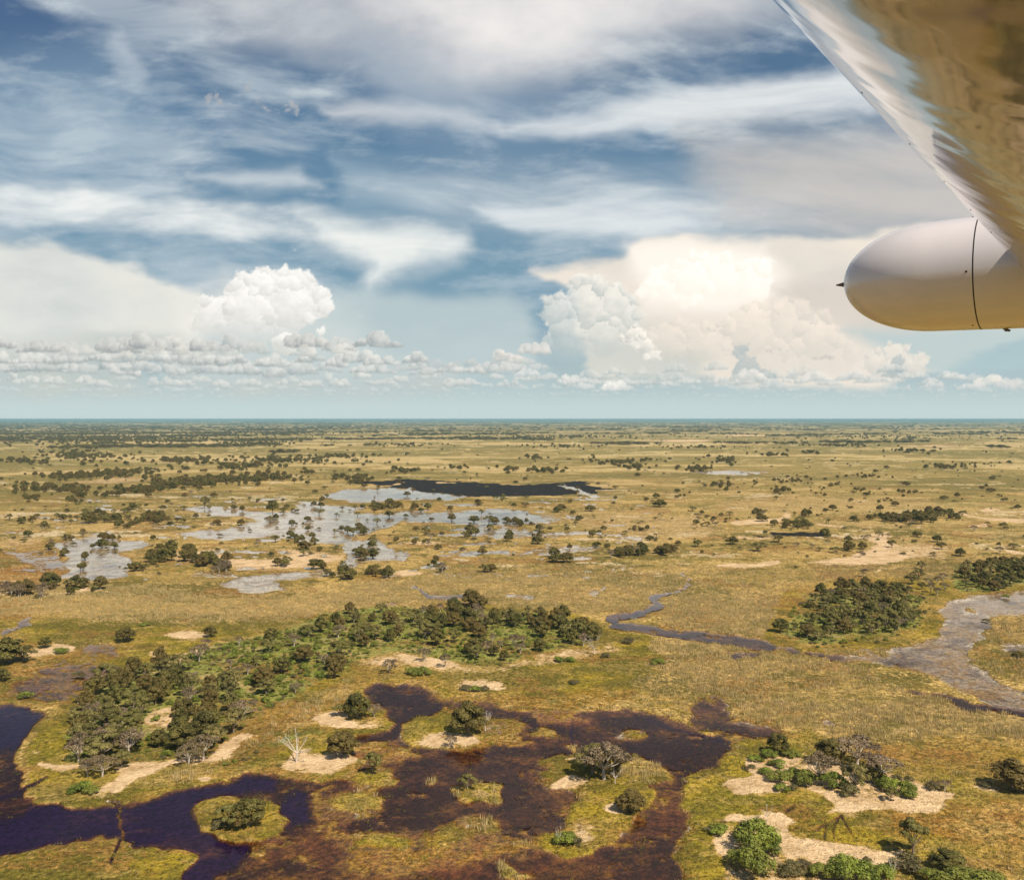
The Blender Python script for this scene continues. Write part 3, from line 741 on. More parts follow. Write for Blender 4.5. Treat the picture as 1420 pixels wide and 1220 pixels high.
        col = np.asarray(base) * (1 - S) + np.asarray(top) * S
        al = sstep(.12, .75, Cv + ea * t) * amt
        if flat is not None: al = al * sstep(flat + 1.5, flat - 1.5, Y[r0:r1, c0:c1] + .5 * wy[r0:r1, c0:c1])
        if yfade: al = al * (1 - sstep(yb - yfade, yb, sy))
        sub = al[..., None]
        C[r0:r1, c0:c1] = C[r0:r1, c0:c1] * (1 - sub) + col * sub
        Al[r0:r1, c0:c1] = Al[r0:r1, c0:c1] * (1 - al) + al
    rg = random.Random(5)
    def tower(blobs, n, rmin, rmax, **kw):
        circ = []
        for (cx, cy, R) in blobs:
            circ.append((cx, cy, R, 0))
            for _ in range(n):
                th = rg.uniform(-.6, math.pi + .6); q = R * rg.uniform(.55, 1.0)
                r = rg.uniform(rmin, rmax)
                circ.append((cx + q * math.cos(th), cy - q * math.sin(th), r, R * rg.uniform(-.2, .75)))
        heap(circ, **kw)
    WT, WB_ = (1.0, .97, .92), (.60, .60, .56)
    tower([(300, 442, 34), (345, 430, 42), (400, 425, 42), (372, 402, 26), (415, 405, 24), (438, 425, 22), (350, 402, 20), (395, 398, 20), (340, 455, 38), (390, 455, 30)], 26, 5, 15, top=WT, base=(.66, .65, .61), ybase=495, yfade=60, sharp=4.2, det=.20, amt=.92)
    tower([(446, 461, 7), (482, 490, 12), (395, 478, 18)], 6, 2, 5, top=(.95, .93, .88), base=(.6, .62, .58), ybase=500)
    tower([(805, 398, 15), (830, 400, 12), (775, 432, 30), (815, 428, 36), (850, 425, 32), (870, 440, 26), (790, 465, 34), (835, 470, 34)], 26, 4, 13, top=(.92, .88, .80), base=(.44, .50, .49), ybase=530, yfade=90, amt=.82, sharp=5.5)
    tower([(925, 395, 24), (960, 388, 34), (1000, 385, 36), (1040, 392, 36), (900, 405, 10), (950, 410, 22)], 26, 5, 14, top=(1.05, 1.0, .94), base=(.92, .84, .74), ybase=480, yfade=50, sharp=6, det=.10, amt=.85)
    tower([(930, 475, 34), (980, 480, 40), (1040, 460, 44), (1090, 450, 40), (1130, 470, 40), (1000, 500, 34), (1070, 500, 34), (1160, 500, 28), (1120, 500, 30)], 28, 5, 15, top=(.93, .82, .70), base=(.60, .57, .51), ybase=548, yfade=80, amt=.68, sharp=6)
    tower([(880, 465, 14), (893, 480, 16), (905, 495, 12), (870, 472, 9)], 14, 3, 7, top=(1.0, .93, .83), base=(.55, .56, .52), ybase=530, yfade=10, sharp=2)
    tower([(1240, 500, 24), (1270, 508, 18), (1215, 505, 20)], 16, 3, 8, top=(.86, .78, .68), base=(.60, .60, .56), ybase=540, yfade=25, sharp=2.5, amt=.9)
    tower([(1035, 515, 20), (1060, 525, 16), (1240, 518, 14), (1242, 505, 8), (1025, 490, 10)], 14, 3, 7, top=(.50, .54, .53), base=(.33, .43, .46), ybase=545, yfade=20, amt=.75)
    # rows of flat based heaps shrinking towards the horizon
    def puffrow(x0, x1, yb, r, dens, top, base, amt=.9, jy=6):
        x = x0
        while x < x1:
            w = r * rg.uniform(1.2, 4.2); yy = yb + rg.uniform(-jy, jy)
            n = int(4 + w / r * 5); circ = []
            hh = rg.uniform(.3, .9)
            for _ in range(n):
                u = rg.uniform(-1, 1); q = (1 - u * u)
                rad = r * (.3 + .55 * q) * rg.uniform(.5, 1.0)
                circ.append((x + u * w * .55, yy - rad * .2 - r * hh * q * rg.uniform(0, .9), rad, rg.uniform(-1, 1) * r * .4))
            heap(circ, top, base, sharp=1.2, flat=yy, amt=amt * rg.uniform(.65, 1.0), ybase=yy + r * .1, det=.2, wa=min(.8, .18 + r * .028), ea=.3)
            x += w * rg.uniform(.6, 1.5) / dens
    G = (.33, .39, .39)
    puffrow(-60, 1480, 556, 3, .55, (.60, .66, .63), (.42, .53, .54), .5, 3)
    puffrow(-60, 1480, 550, 4, .8, (.66, .70, .66), (.40, .51, .52), .6, 3)
    puffrow(-60, 1480, 542, 6, .9, (.72, .73, .68), (.38, .48, .50), .7, 4)
    puffrow(-60, 1450, 532, 9, 1.3, (.80, .78, .72), (.36, .43, .44), .85, 6)
    puffrow(-60, 740, 520, 13, 1.3, (.80, .78, .73), (.30, .36, .37), .92, 6)
    puffrow(700, 1300, 522, 10, .7, (.80, .77, .70), (.33, .42, .44), .75, 8)
    puffrow(-60, 580, 506, 14, 1.3, (.84, .82, .76), (.28, .33, .34), .95, 5)
    puffrow(560, 700, 512, 9, .6, (.64, .64, .60), (.34, .40, .42), .7, 5)
    puffrow(-60, 540, 487, 17, 1.0, (.76, .74, .69), (.27, .30, .31), .95, 5)
    puffrow(110, 480, 496, 13, .9, (.80, .77, .70), (.38, .42, .41), .8, 5)
    for (x, yb, r, t, bcol) in ((755, 492, 15, (.80, .76, .70), (.42, .45, .44)), (720, 505, 12, (.78, .74, .68), (.40, .45, .44)), (700, 497, 8, (.9, .84, .76), (.5, .5, .48)), (856, 542, 10, (1, .95, .88), (.5, .55, .54)), (800, 533, 11, (.9, .86, .8), (.45, .5, .5)),
                          (818, 541, 8, (.75, .75, .72), (.42, .5, .51)), (740, 524, 9, (.8, .79, .75), (.42, .49, .5)), (1385, 535, 13, (.85, .80, .72), (.50, .56, .55)), (1360, 540, 10, (.78, .75, .70), (.48, .55, .55)), (1410, 540, 11, (.72, .70, .66), (.46, .53, .54)), (1300, 540, 8, (.7, .7, .66), (.45, .52, .53)),
                          (1045, 530, 12, (.9, .84, .76), (.5, .54, .52)), (1140, 530, 13, (.88, .82, .74), (.48, .53, .52)), (1190, 528, 12, (.8, .76, .7), (.45, .5, .5)), (1080, 540, 11, (.7, .7, .66), (.42, .5, .51))):
        puffrow(x - r, x + r * .2, yb, r, 3, t, bcol, .95, 1)
    # small dark scraps
    for (x, y, r) in ((22, 424, 5), (75, 424, 5), (118, 427, 5), (100, 424, 4), (768, 464, 6), (1078, 487, 7), (1060, 491, 5), (1140, 497, 7), (1165, 491, 5), (1030, 478, 6), (1000, 494, 5), (380, 478, 6), (905, 460, 5), (985, 458, 6), (965, 460, 4), (1145, 498, 6), (630, 503, 5)):
        heap([(x + rg.uniform(-2.6, 2.6) * r, y + rg.uniform(-.25, .25) * r, r * rg.uniform(.5, .95), 0) for _ in range(16)], (.60, .57, .53), (.40, .42, .41), sharp=4.5, amt=.8, wa=.3, ea=.25)
    for (x, y, r) in ((300, 140, 15), (345, 128, 9), (360, 142, 10), (368, 155, 10), (405, 155, 15), (382, 160, 8)):
        heap([(x + rg.uniform(-1, 1) * r * .7, y + rg.uniform(-1, 1) * r * .5, r * rg.uniform(.25, .6), 0) for _ in range(16)], (.47, .46, .45), (.33, .37, .42), sharp=4, amt=.7, wa=.7, ea=.5)
    # lift of the final haze at the very horizon
    over((.54, .65, .65), .6 * sstep(545, 578, Y))
    # away from the view the same weather goes on: thin sheets and a pale rim
    C_ = np.clip(C, 0, 1.6)
    el_f = EL.ravel(); az_fl = azw.ravel()
    verts = np.stack([RD * np.cos(e) * np.sin(a), RD * np.cos(e) * np.cos(a), HC + RD * np.sin(e)], -1).reshape(-1, 3)
    n1, n2 = X.shape
    ii = np.arange(n1 * n2).reshape(n1, n2); nx_ = np.roll(ii, -1, axis=1)
    q = np.stack([ii[:-1], nx_[:-1], nx_[1:], ii[1:]], -1).reshape(-1, 4)
    # un-premultiply
    col = np.where(Al[..., None] > 1e-3, C_ / np.maximum(Al[..., None], 1e-3), 0.6)
    Alf = np.clip(Al, 0, 1)
    sunfade = 1.0
    Alf = np.where(EL > 40, Alf * (1 - .5 * sstep(40, 55, EL)), Alf)
    rgba = np.concatenate([col, Alf[..., None]], -1).reshape(-1, 4)
    b = NB('sky_clouds')
    at = b.attr('cloud')
    em = b.n('ShaderNodeEmission'); b.l(at.outputs['Color'], em.inputs[0]); em.inputs[1].default_value = 0.92
    tr = b.n('ShaderNodeBsdfTransparent')
    mx = b.n('ShaderNodeMixShader'); b.l(at.outputs['Alpha'], mx.inputs[0]); b.l(tr.outputs[0], mx.inputs[1]); b.l(em.outputs[0], mx.inputs[2])
    b.l(mx.outputs[0], b.out.inputs[0])
    b.m.cycles.emission_sampling = 'NONE'
    me = make_mesh('sky', verts, q, [b.m], True, None, {'cloud': ('POINT', rgba)})
    tag(link('sky', me), kind='structure')
build_sky()

# ------------------------------------------------------------------ air
def box(name, x0, x1, y0, y1, z0, z1, mat):
    v = [(x, y, z) for x in (x0, x1) for y in (y0, y1) for z in (z0, z1)]
    f = [(0, 1, 3, 2), (4, 6, 7, 5), (0, 4, 5, 1), (2, 3, 7, 6), (0, 2, 6, 4), (1, 5, 7, 3)]
    return link(name, make_mesh(name, v, f, [mat]))
hz = NB('haze_air')
pv = hz.n('ShaderNodeVolumePrincipled')
pv.inputs['Color'].default_value = (.42, .66, .74, 1)
pv.inputs['Density'].default_value = 4.2e-5
pv.inputs['Anisotropy'].default_value = 0.0
pv.inputs['Color'].default_value = (.30, .55, .70, 1)
pv.inputs['Density'].default_value = 4.6e-5
hz.l(pv.outputs[0], hz.out.inputs['Volume'])
tag(box('haze', -76000, 76000, -76000, 76000, -3.0, 103.5, hz.m), kind='stuff')

# ------------------------------------------------------------------ plant templates
def leaf_material(name, c0, c1, c2):
    b = NB(name)
    tn = b.attr('tone'); oi = b.n('ShaderNodeObjectInfo')
    c = b.mix(tn.outputs['Fac'], c0, c1)
    c = b.mix(b.ramp(oi.outputs['Random'], .15, .95, 0, .75), c, c2)
    p = b.n('ShaderNodeBsdfPrincipled'); b.l(c, p.inputs['Base Color']); p.inputs['Roughness'].default_value = .65
    p.inputs['Specular IOR Level'].default_value = .2
    t = b.n('ShaderNodeBsdfTranslucent'); b.l(c, t.inputs[0])
    m = b.n('ShaderNodeMixShader'); m.inputs[0].default_value = .14
    b.l(p.outputs[0], m.inputs[1]); b.l(t.outputs[0], m.inputs[2]); b.l(m.outputs[0], b.out.inputs[0])
    return b.m
def bark_material(name, c0, c1):
    b = NB(name)
    p = b.n('ShaderNodeBsdfPrincipled'); b.l(b.mix(b.noise(2.5, 3, .6), c0, c1), p.inputs['Base Color']); p.inputs['Roughness'].default_value = .9
    b.l(p.outputs[0], b.out.inputs[0]); return b.m
LM = {
    'dense': leaf_material('leaves_dark_green', (.024, .028, .007), (.20, .175, .045), (.17, .115, .035)),
    'spread': leaf_material('leaves_olive', (.045, .042, .012), (.31, .255, .085), (.17, .155, .04)),
    'grey': leaf_material('leaves_grey_brown', (.10, .07, .045), (.36, .265, .165), (.20, .15, .075)),
    'bush': leaf_material('leaves_bright_green', (.038, .058, .008), (.32, .365, .055), (.20, .20, .04)),
    'scrub': leaf_material('leaves_scrub', (.075, .065, .025), (.21, .18, .07), (.13, .10, .05)),
}
BK = {'dense': bark_material('bark_dark', (.16, .115, .075), (.30, .24, .17)),
      'grey': bark_material('bark_pale', (.36, .30, .23), (.62, .54, .44)),
      'dead': bark_material('bark_bleached', (.50, .42, .33), (.78, .70, .60))}

def tube(p0, p1, r0, r1, n=5):
    p0, p1 = np.array(p0, float), np.array(p1, float)
    d = p1 - p0; d /= np.linalg.norm(d) + 1e-9
    u = np.cross(d, (0, 0, 1) if abs(d[2]) < .9 else (1, 0, 0)); u /= np.linalg.norm(u); w = np.cross(d, u)
    v = []
    for p, r in ((p0, r0), (p1, r1)):
        for k in range(n):
            a = 2 * math.pi * k / n
            v.append(p + r * (math.cos(a) * u + math.sin(a) * w))
    return v, [(k, (k + 1) % n, n + (k + 1) % n, n + k) for k in range(n)]
class MB:
    def __init__(s): s.v, s.f = [], []
    def tube(s, *a, **k):
        v, f = tube(*a, **k); o = len(s.v); s.v += v; s.f += [tuple(i + o for i in q) for q in f]
    def limb(s, pts, r0, r1, n=5):
        m = len(pts) - 1
        for i in range(m): s.tube(pts[i], pts[i + 1], r0 + (r1 - r0) * i / m, r0 + (r1 - r0) * (i + 1) / m, n)

def branches(mb, rg, base, h0, targets, r, depth=0, twig=0):
    """trunk from base up to h0, limbs bending to the targets"""
    lean = (rg.uniform(-.04, .04), rg.uniform(-.04, .04))
    top = (base[0] + lean[0], base[1] + lean[1], h0)
    mb.limb([base, ((base[0] + top[0]) / 2 + rg.uniform(-.012, .012), (base[1] + top[1]) / 2, h0 * .5), top], r * 1.25, r * .85, 6)
    for (tx, ty, tz) in targets:
        st = (top[0], top[1], h0 * rg.uniform(.82, 1.0))
        mid = (st[0] + (tx - st[0]) * .5 + rg.uniform(-.03, .03), st[1] + (ty - st[1]) * .5 + rg.uniform(-.03, .03), st[2] + (tz - st[2]) * .42)
        mb.limb([st, mid, (tx, ty, tz)], r * .55, r * .14, 4)
        for _ in range(twig):
            q = rg.uniform(.35, 1.0)
            b0 = [mid[i] + (t - mid[i]) * q for i, t in enumerate((tx, ty, tz))]
            e = [b0[0] + rg.uniform(-.17, .17), b0[1] + rg.uniform(-.17, .17), b0[2] + rg.uniform(.0, .17)]
            mb.tube(b0, e, r * .13, r * .03, 3)
            for _ in range(2):
                q2 = rg.uniform(.3, .8); b1 = [b0[i] + (e[i] - b0[i]) * q2 for i in range(3)]
                mb.tube(b1, [b1[0] + rg.uniform(-.08, .08), b1[1] + rg.uniform(-.08, .08), b1[2] + rg.uniform(0, .08)], r * .07, r * .02, 3)

def leaves(lobes, n, size, seed, outward=.65, thick=.45):
    g = np.random.default_rng(seed)
    lobes = np.array(lobes, float)                     # x y z rx rz
    wgt = lobes[:, 3] ** 2; wgt /= wgt.sum()
    li = g.choice(len(lobes), n, p=wgt); Lb = lobes[li]
    d = g.normal(size=(n, 3)); d /= np.linalg.norm(d, axis=1)[:, None]
    d[:, 2] = np.where(d[:, 2] < -.35, -d[:, 2], d[:, 2])
    rr = 1 - thick * g.random(n) ** 1.6
    # ragged edge: radial noise per direction
    rr *= 1 + .16 * np.sin(d[:, 0] * 7 + li) * np.cos(d[:, 1] * 6 + li * 1.7) + .10 * g.normal(size=n) * .6
    c = Lb[:, :3] + d * rr[:, None] * np.stack([Lb[:, 3], Lb[:, 3], Lb[:, 4]], 1)
    nrm = outward * d + (1 - outward) * g.normal(size=(n, 3)) * .8 + np.array([0, 0, .18]); nrm /= np.linalg.norm(nrm, axis=1)[:, None]
    t = np.cross(nrm, g.normal(size=(n, 3))); t /= np.linalg.norm(t, axis=1)[:, None]; bt = np.cross(nrm, t)
    s = size * g.uniform(.6, 1.5, n)[:, None]
    v = np.stack([c + t * s, c - .5 * t * s + bt * s * .9, c - .5 * t * s - bt * s * .9], 1).reshape(-1, 3)
    tone = np.clip(.5 + .28 * np.sin(li * 2.4) + .22 * g.normal(size=n), 0, 1)
    return v, np.arange(n * 3).reshape(n, 3), tone

def lobes_for(kind, rg):
    L_ = []
    if kind == 'dense':
        w = rg.uniform(.36, .46)
        for k in range(13):
            a = k * 2.4 + rg.uniform(-.3, .3); q = math.sqrt((k + .5) / 13) * w
            z = .84 - (q / w) ** 2 * .42 + rg.uniform(-.10, .05)
            r = rg.uniform(.12, .20); L_.append((q * math.cos(a), q * math.sin(a), z, r, r * rg.uniform(.7, .95)))
        for k in range(5):
            a = k * 1.3; L_.append((w * .75 * math.cos(a), w * .75 * math.sin(a), rg.uniform(.28, .42), .18, .15))
    elif kind == 'spread':
        w = rg.uniform(.42, .58)
        for k in range(13):
            a = k * 2.4 + rg.uniform(-.35, .35); q = math.sqrt((k + .4) / 13) * w
            z = .85 - (q / w) ** 2 * .36 + rg.uniform(-.10, .05)
            r = rg.uniform(.11, .19); L_.append((q * math.cos(a), q * math.sin(a), z, r, r * rg.uniform(.55, .8)))
    elif kind == 'grey':
        w = rg.uniform(.42, .55)
        for k in range(11):
            a = k * 2.4 + rg.uniform(-.4, .4); q = math.sqrt((k + .4) / 11) * w
            z = .82 - (q / w) ** 2 * .3 + rg.uniform(-.1, .07)
            r = rg.uniform(.10, .17); L_.append((q * math.cos(a), q * math.sin(a), z, r, r * .7))
    else:
        w = rg.uniform(.42, .58)
        for k in range(9):
            a = k * 2.4 + rg.uniform(-.4, .4); q = math.sqrt((k + .2) / 9) * w
            z = .58 - (q / w) ** 2 * .30 + rg.uniform(-.08, .08)
            r = rg.uniform(.18, .32); L_.append((q * math.cos(a), q * math.sin(a), max(z, .2), r, r * .85))
    return L_

TPL = {}
def template(kind, var):
    rg = random.Random(hash_str(kind) + var * 101)
    tr = MB(); crown = None
    if kind == 'dead':
        tg = [(rg.uniform(-.6, .6), rg.uniform(-.6, .6), rg.uniform(.4, 1.0)) for _ in range(10)]
        branches(tr, rg, (0, 0, 0), .34, tg, .030, twig=9)
    elif kind in ('bush', 'scrub'):
        lb = lobes_for('bush', rg)
        v, f, t = leaves(lb, 2600 if kind == 'bush' else 1300, .038 if kind == 'bush' else .042, 40 + var, .76, .45)
        crown = make_mesh('foliage', v, f, [LM[kind]], False, {'tone': ('FACE', t)})
    else:
        lb = lobes_for(kind, rg)
        h0 = {'dense': .22, 'spread': .28, 'grey': .3}[kind]
        tg = [(l[0] * .95, l[1] * .95, l[2]) for l in lb[::(2 if kind == 'dense' else 1)]]
        branches(tr, rg, (0, 0, 0), h0, tg, .036, twig={'dense': 0, 'spread': 1, 'grey': 4}[kind])
        n, s, ow = {'dense': (4400, .030, .80), 'spread': (3400, .029, .76), 'grey': (1300, .026, .5)}[kind]
        v, f, t = leaves(lb, n, s, 70 + var, ow)
        crown = make_mesh('crown', v, f, [LM[kind]], False, {'tone': ('FACE', t)})
    tm = make_mesh('trunk', np.array(tr.v), np.array(tr.f), [BK['dense' if kind in ('dense', 'spread') else ('dead' if kind == 'dead' else 'grey')]], True) if tr.v else None
    return tm, crown
def hash_str(s): return sum(ord(c) * (i + 3) for i, c in enumerate(s))
for kd, nv in (('dense', 5), ('spread', 5), ('grey', 4), ('dead', 3), ('bush', 4), ('scrub', 3)):
    TPL[kd] = [template(kd, i) for i in range(nv)]

# ------------------------------------------------------------------ where the plants stand
CAND = []     # x, y, height m, kind, width factor, label or None, place
def put(X, Y, h, kind, w=1.0, label=None, place=None, var=None):
    CAND.append(dict(X=X, Y=Y, h=h, k=kind, w=w, label=label, place=place, var=var, d=math.hypot(X, Y)))
def hand(x, y, hp, kind, label, w=1.0, var=None):
    X, Y = px_ground(x, y)
    put(X, Y, hp / F * math.hypot(Y, HC) * 1.06, kind, w, label, None, var)
def inpoly(x, y, pts):
    c = False
    for i in range(len(pts)):
        ax, ay = pts[i]; bx, by = pts[(i + 1) % len(pts)]
        if (ay > y) != (by > y) and x < (bx - ax) * (y - ay) / (by - ay) + ax: c = not c
    return c
vr = random.Random(3)
def pick(kinds):
    t = vr.random() * sum(k[1] for k in kinds)
    for k in kinds:
        t -= k[1]
        if t <= 0: return k
    return kinds[-1]
OCC = []
def far_enough(X, Y, s):
    for (a, b) in OCC:
        if (X - a) ** 2 + (Y - b) ** 2 < s * s: return False
    return True
def grove(pts, n, sp, kinds, place):
    xs = [p[0] for p in pts]; ys = [p[1] for p in pts]; c = 0
    gp = [px_ground(*p) for p in pts]
    gx = [p[0] for p in gp]; gy = [p[1] for p in gp]
    for _ in range(n * 60):
        if c >= n: break
        X, Y = vr.uniform(min(gx), max(gx)), vr.uniform(min(gy), max(gy))
        if not inpoly(X, Y, gp) or not far_enough(X, Y, sp): continue
        k = pick(kinds); OCC.append((X, Y)); c += 1
        put(X, Y, vr.uniform(k[2] * .8, k[3] * .94), k[0], vr.uniform(.7, 1.15), None, place)
def clump(cx, cy, rx, ry, n, kinds, place=None, slope=0.0):
    for _ in range(n):
        a = vr.uniform(0, 6.283); q = min(abs(vr.gauss(0, .72)), 1.9) if n > 9 else math.sqrt(vr.random())
        x = cx + rx * q * math.cos(a); y = cy + ry * q * math.sin(a) + slope * (x - cx)
        X, Y = px_ground(x, y); k = pick(kinds)
        put(X, Y, vr.uniform(k[2] * .6, k[3] * .92), k[0], vr.uniform(.7, 1.15), None, place)

# single plants one can point at
hand(411, 1058, 36, 'dead', 'bleached bare dead tree on the sandy islet west of the round dark tree', 1.0, 1)
hand(474, 1050, 35, 'dense', 'rounded dark tree with a clear trunk beside the bleached dead tree', 1.15, 0)
hand(496, 997, 36, 'dense', 'upright dark tree on the small pale islet north of the round dark tree', .9, 1)
hand(472, 994, 18, 'spread', 'small thin olive tree left of the upright dark islet tree', 1.0, 1)
hand(519, 996, 20, 'grey', 'thin ragged tree right of the upright dark islet tree', .9, 2)
hand(650, 1019, 42, 'dense', 'large round dark tree on the middle islet with a sandy hem', 1.15, 2)
hand(673, 1014, 24, 'dead', 'pale leafless sapling right of the large round tree on the middle islet', .7, 1)
hand(626, 1037, 17, 'grey', 'low twiggy grey tree at the sandy front of the middle islet', 1.1, 1)
hand(517, 1074, 30, 'spread', 'slim thin-crowned tree on the narrow grassy islet in dark water', .8, 0)
hand(648, 1096, 21, 'spread', 'little tree on the tawny tussock islet alone in dark water', 1.0, 3)
hand(838, 1082, 48, 'grey', 'wide brown twiggy tree on the green spit east of the open water', 1.25, 0)
hand(822, 1076, 40, 'spread', 'olive tree crowding behind the wide brown twiggy tree', 1.1, 2)
hand(811, 1064, 28, 'grey', 'small grey tree at the west end of the green spit', .9, 3)
hand(851, 1072, 34, 'dense', 'dark tree at the east end of the thicket on the green spit', .9, 3)
hand(853, 1088, 24, 'dead', 'pale bare stem at the right foot of the spit thicket', .6, 2)
hand(876, 1126, 28, 'dense', 'dark squat tree beside the pink bare patch of the spit', 1.3, 4)
hand(866, 1124, 16, 'scrub', 'tawny scrub at the left foot of the dark squat tree', 1.2)
hand(784, 1170, 18, 'bush', 'green bush on the southern tip of the spit', 1.1, 0)
hand(799, 1172, 12, 'scrub', 'low scrub right of the green bush on the southern spit tip', 1.3)
hand(776, 1172, 24, 'dead', 'forked white snag standing in the bush on the southern spit tip', .35, 2)
hand(646, 958, 9, 'scrub', 'grey scrub at the left end of the small sandy oval', 1.5)
hand(659, 959, 9, 'bush', 'green bush in the middle of the small sandy oval', 1.4)
hand(672, 958, 8, 'scrub', 'low scrub at the right end of the small sandy oval', 1.6)
hand(797, 949, 7, 'scrub', 'flat brown bush alone on the yellow lawn', 1.8)
hand(912, 921, 10, 'bush', 'round green bush alone on the lawn near the river', 1.7)
hand(870, 893, 10, 'scrub', 'low scrub on the river bank north of the lawn bush', 1.5)
hand(319, 1148, 32, 'spread', 'left tree of the pair on the round grass islet in purple water', 1.0, 4)
hand(346, 1146, 38, 'dense', 'right taller tree of the pair on the round grass islet in purple water', 1.05, 0)
hand(332, 1150, 27, 'dense', 'dark tree between the pair on the round grass islet', 1.0, 1)
hand(305, 1150, 15, 'scrub', 'low scrub at the left edge of the round grass islet', 1.4)
hand(174, 890, 21, 'dense', 'dark tree standing alone on the pink flat north of the wooded island', 1.2, 3)
hand(292, 884, 16, 'dense', 'round dark tree at the right end of the pale oval pan', 1.1, 4)
hand(286, 900, 15, 'grey', 'small grey tree below the round tree by the pale oval pan', .9, 2)
hand(202, 868, 5, 'bush', 'low green bush in the dry reeds north of the pink flat', 2.4)
hand(109, 941, 11, 'scrub', 'bushy little mound in the shallow grey pool', 1.3)
hand(158, 942, 18, 'grey', 'sparse grey tree at the north-west edge of the wooded island', 1.2, 3)
hand(188, 976, 16, 'grey', 'pale twiggy tree west of the island wood beside the lawn', 1.0, 0)
hand(108, 976, 14, 'grey', 'westernmost twiggy pale tree on the lawn of the wooded island', 1.0, 1)
hand(35, 968, 9, 'bush', 'dark low bush west of the island lawn', 1.5)
hand(62, 899, 16, 'dense', 'dark tree behind the small pan at the left edge', 1.0, 1)
hand(84, 906, 9, 'bush', 'green bush at the right end of the small pan at the left edge', 1.8)
hand(14, 920, 34, 'dense', 'broad dark tree at the left edge of the view', 1.3, 2)
hand(32, 918, 24, 'spread', 'olive tree right of the broad dark tree at the left edge', 1.2, 1)
hand(2, 945, 18, 'dense', 'dark tree cut by the left edge below the broad one', 1.1, 3)
hand(113, 1098, 14, 'bush', 'left bush of the two at the southern foot of the wooded island', 1.6, 1)
hand(127, 1101, 12, 'bush', 'right bush of the two at the southern foot of the wooded island', 1.4, 2)
hand(262, 1060, 28, 'grey', 'round twiggy tree at the southern rim of the wooded island', 1.3, 1)
hand(282, 1055, 36, 'grey', 'tree with white forked trunk at the southern rim of the wooded island', 1.0, 0)
hand(338, 998, 28, 'grey', 'white-stemmed spreading tree at the eastern rim of the southern wood', 1.2, 2)
hand(109, 1058, 34, 'grey', 'tall pale tree at the south-western rim of the wooded island', .9, 0)
hand(122, 1078, 26, 'grey', 'pale-trunked tree beside the sandy south-west corner', 1.0, 3)
hand(142, 1078, 30, 'grey', 'twin-stemmed grey tree beside the sandy south-west corner', 1.1, 2)
hand(540, 935, 22, 'grey', 'brown leafless tree at the left end of the long pale bank', 1.0, 1)
hand(588, 918, 20, 'grey', 'bare grey tree standing in the middle of the long pale bank', .9, 3)
hand(617, 926, 20, 'grey', 'thin grey tree on the bright part of the long pale bank', .8, 0)
hand(573, 936, 12, 'bush', 'left of two bright green bushes below the long pale bank', 1.3, 0)
hand(586, 936, 13, 'bush', 'right of two bright green bushes below the long pale bank', 1.3, 3)
hand(775, 918, 9, 'bush', 'green bush on the pale bank in front of the wood end', 1.3)
hand(790, 918, 8, 'bush', 'smaller green bush right of the one before the wood end', 1.3)
hand(840, 912, 8, 'scrub', 'low scrub at the eastern tip of the long pale bank', 1.5)
hand(824, 908, 26, 'dead', 'bleached snag at the eastern end of the island wood', .7, 0)
# south-east shore
hand(1079, 1046, 30, 'dense', 'dark tree on the north-west point of the sandy shore', .9, 1)
hand(1066, 1050, 12, 'bush', 'dark bush left of the tree on the north-west shore point', 1.4)
hand(1097, 1050, 12, 'bush', 'dark bush right of the tree on the north-west shore point', 1.3)
hand(1048, 1056, 10, 'bush', 'green bush at the top of the pale lobe of sand', 1.4)
hand(1033, 1068, 6, 'scrub', 'tiny tawny bush at the left edge of the pale lobe of sand', 1.5)
hand(1043, 1066, 6, 'scrub', 'tiny tawny bush at the middle of the pale lobe of sand', 1.5)
hand(1078, 1064, 12, 'bush', 'round green bush above the cluster on the pale lobe', 1.3, 1)
hand(1062, 1074, 10, 'bush', 'left green bush of the cluster beside the pale lobe', 1.4, 2)
hand(1081, 1084, 18, 'bush', 'largest green bush of the cluster beside the pale lobe', 1.2, 0)
hand(1100, 1080, 16, 'bush', 'right green bush of the cluster beside the pale lobe', 1.2, 3)
hand(1084, 1098, 12, 'bush', 'lowest green bush of the cluster beside the pale lobe', 1.2, 1)
hand(1100, 1096, 9, 'scrub', 'brown scrub below the cluster beside the pale lobe', 1.3)
hand(1151, 1062, 36, 'dense', 'black-green tree rising behind the grey forked tree', 1.0, 4)
hand(1137, 1088, 42, 'grey', 'grey forked tree amid the thicket of the sandy shore', 1.1, 0)
hand(1119, 1090, 24, 'bush', 'tall dark bush left of the grey forked tree', .9, 2)
hand(1156, 1092, 24, 'bush', 'tall green bush right of the grey forked tree', 1.0, 3)
hand(1186, 1098, 36, 'spread', 'olive tree with violet-brown foot in the shore thicket', .85, 3)
hand(1178, 1104, 20, 'scrub', 'reddish brown bush before the olive shore tree', 1.1)
hand(1188, 1064, 42, 'grey', 'broad leafless tree at the back of the shore thicket', 1.3, 3)
hand(1222, 1086, 42, 'grey', 'broad twiggy tree with white stem above dark shade', 1.25, 1)
hand(1208, 1084, 24, 'dense', 'dark low tree in front of the broad twiggy tree', 1.3, 0)
hand(1230, 1096, 20, 'bush', 'green bush below the twiggy tree with white stem', 1.1, 0)
hand(1236, 1112, 20, 'spread', 'small tree with its shadow on the bare sand', .8, 0)
hand(1258, 1104, 22, 'bush', 'tall green bush near the east end of the bare sand', .9, 1)
hand(1262, 1108, 14, 'bush', 'green bush touching the foot of the tall one on the east sand', 1.0, 2)
hand(1296, 1096, 13, 'scrub', 'bush on the ridge of the eastern sand end', 1.3)
hand(1310, 1098, 16, 'grey', 'windblown little tree at the eastern sand tip', 1.1, 2)
hand(1244, 1081, 7, 'scrub', 'low bush row on the rise, western one', 1.6)
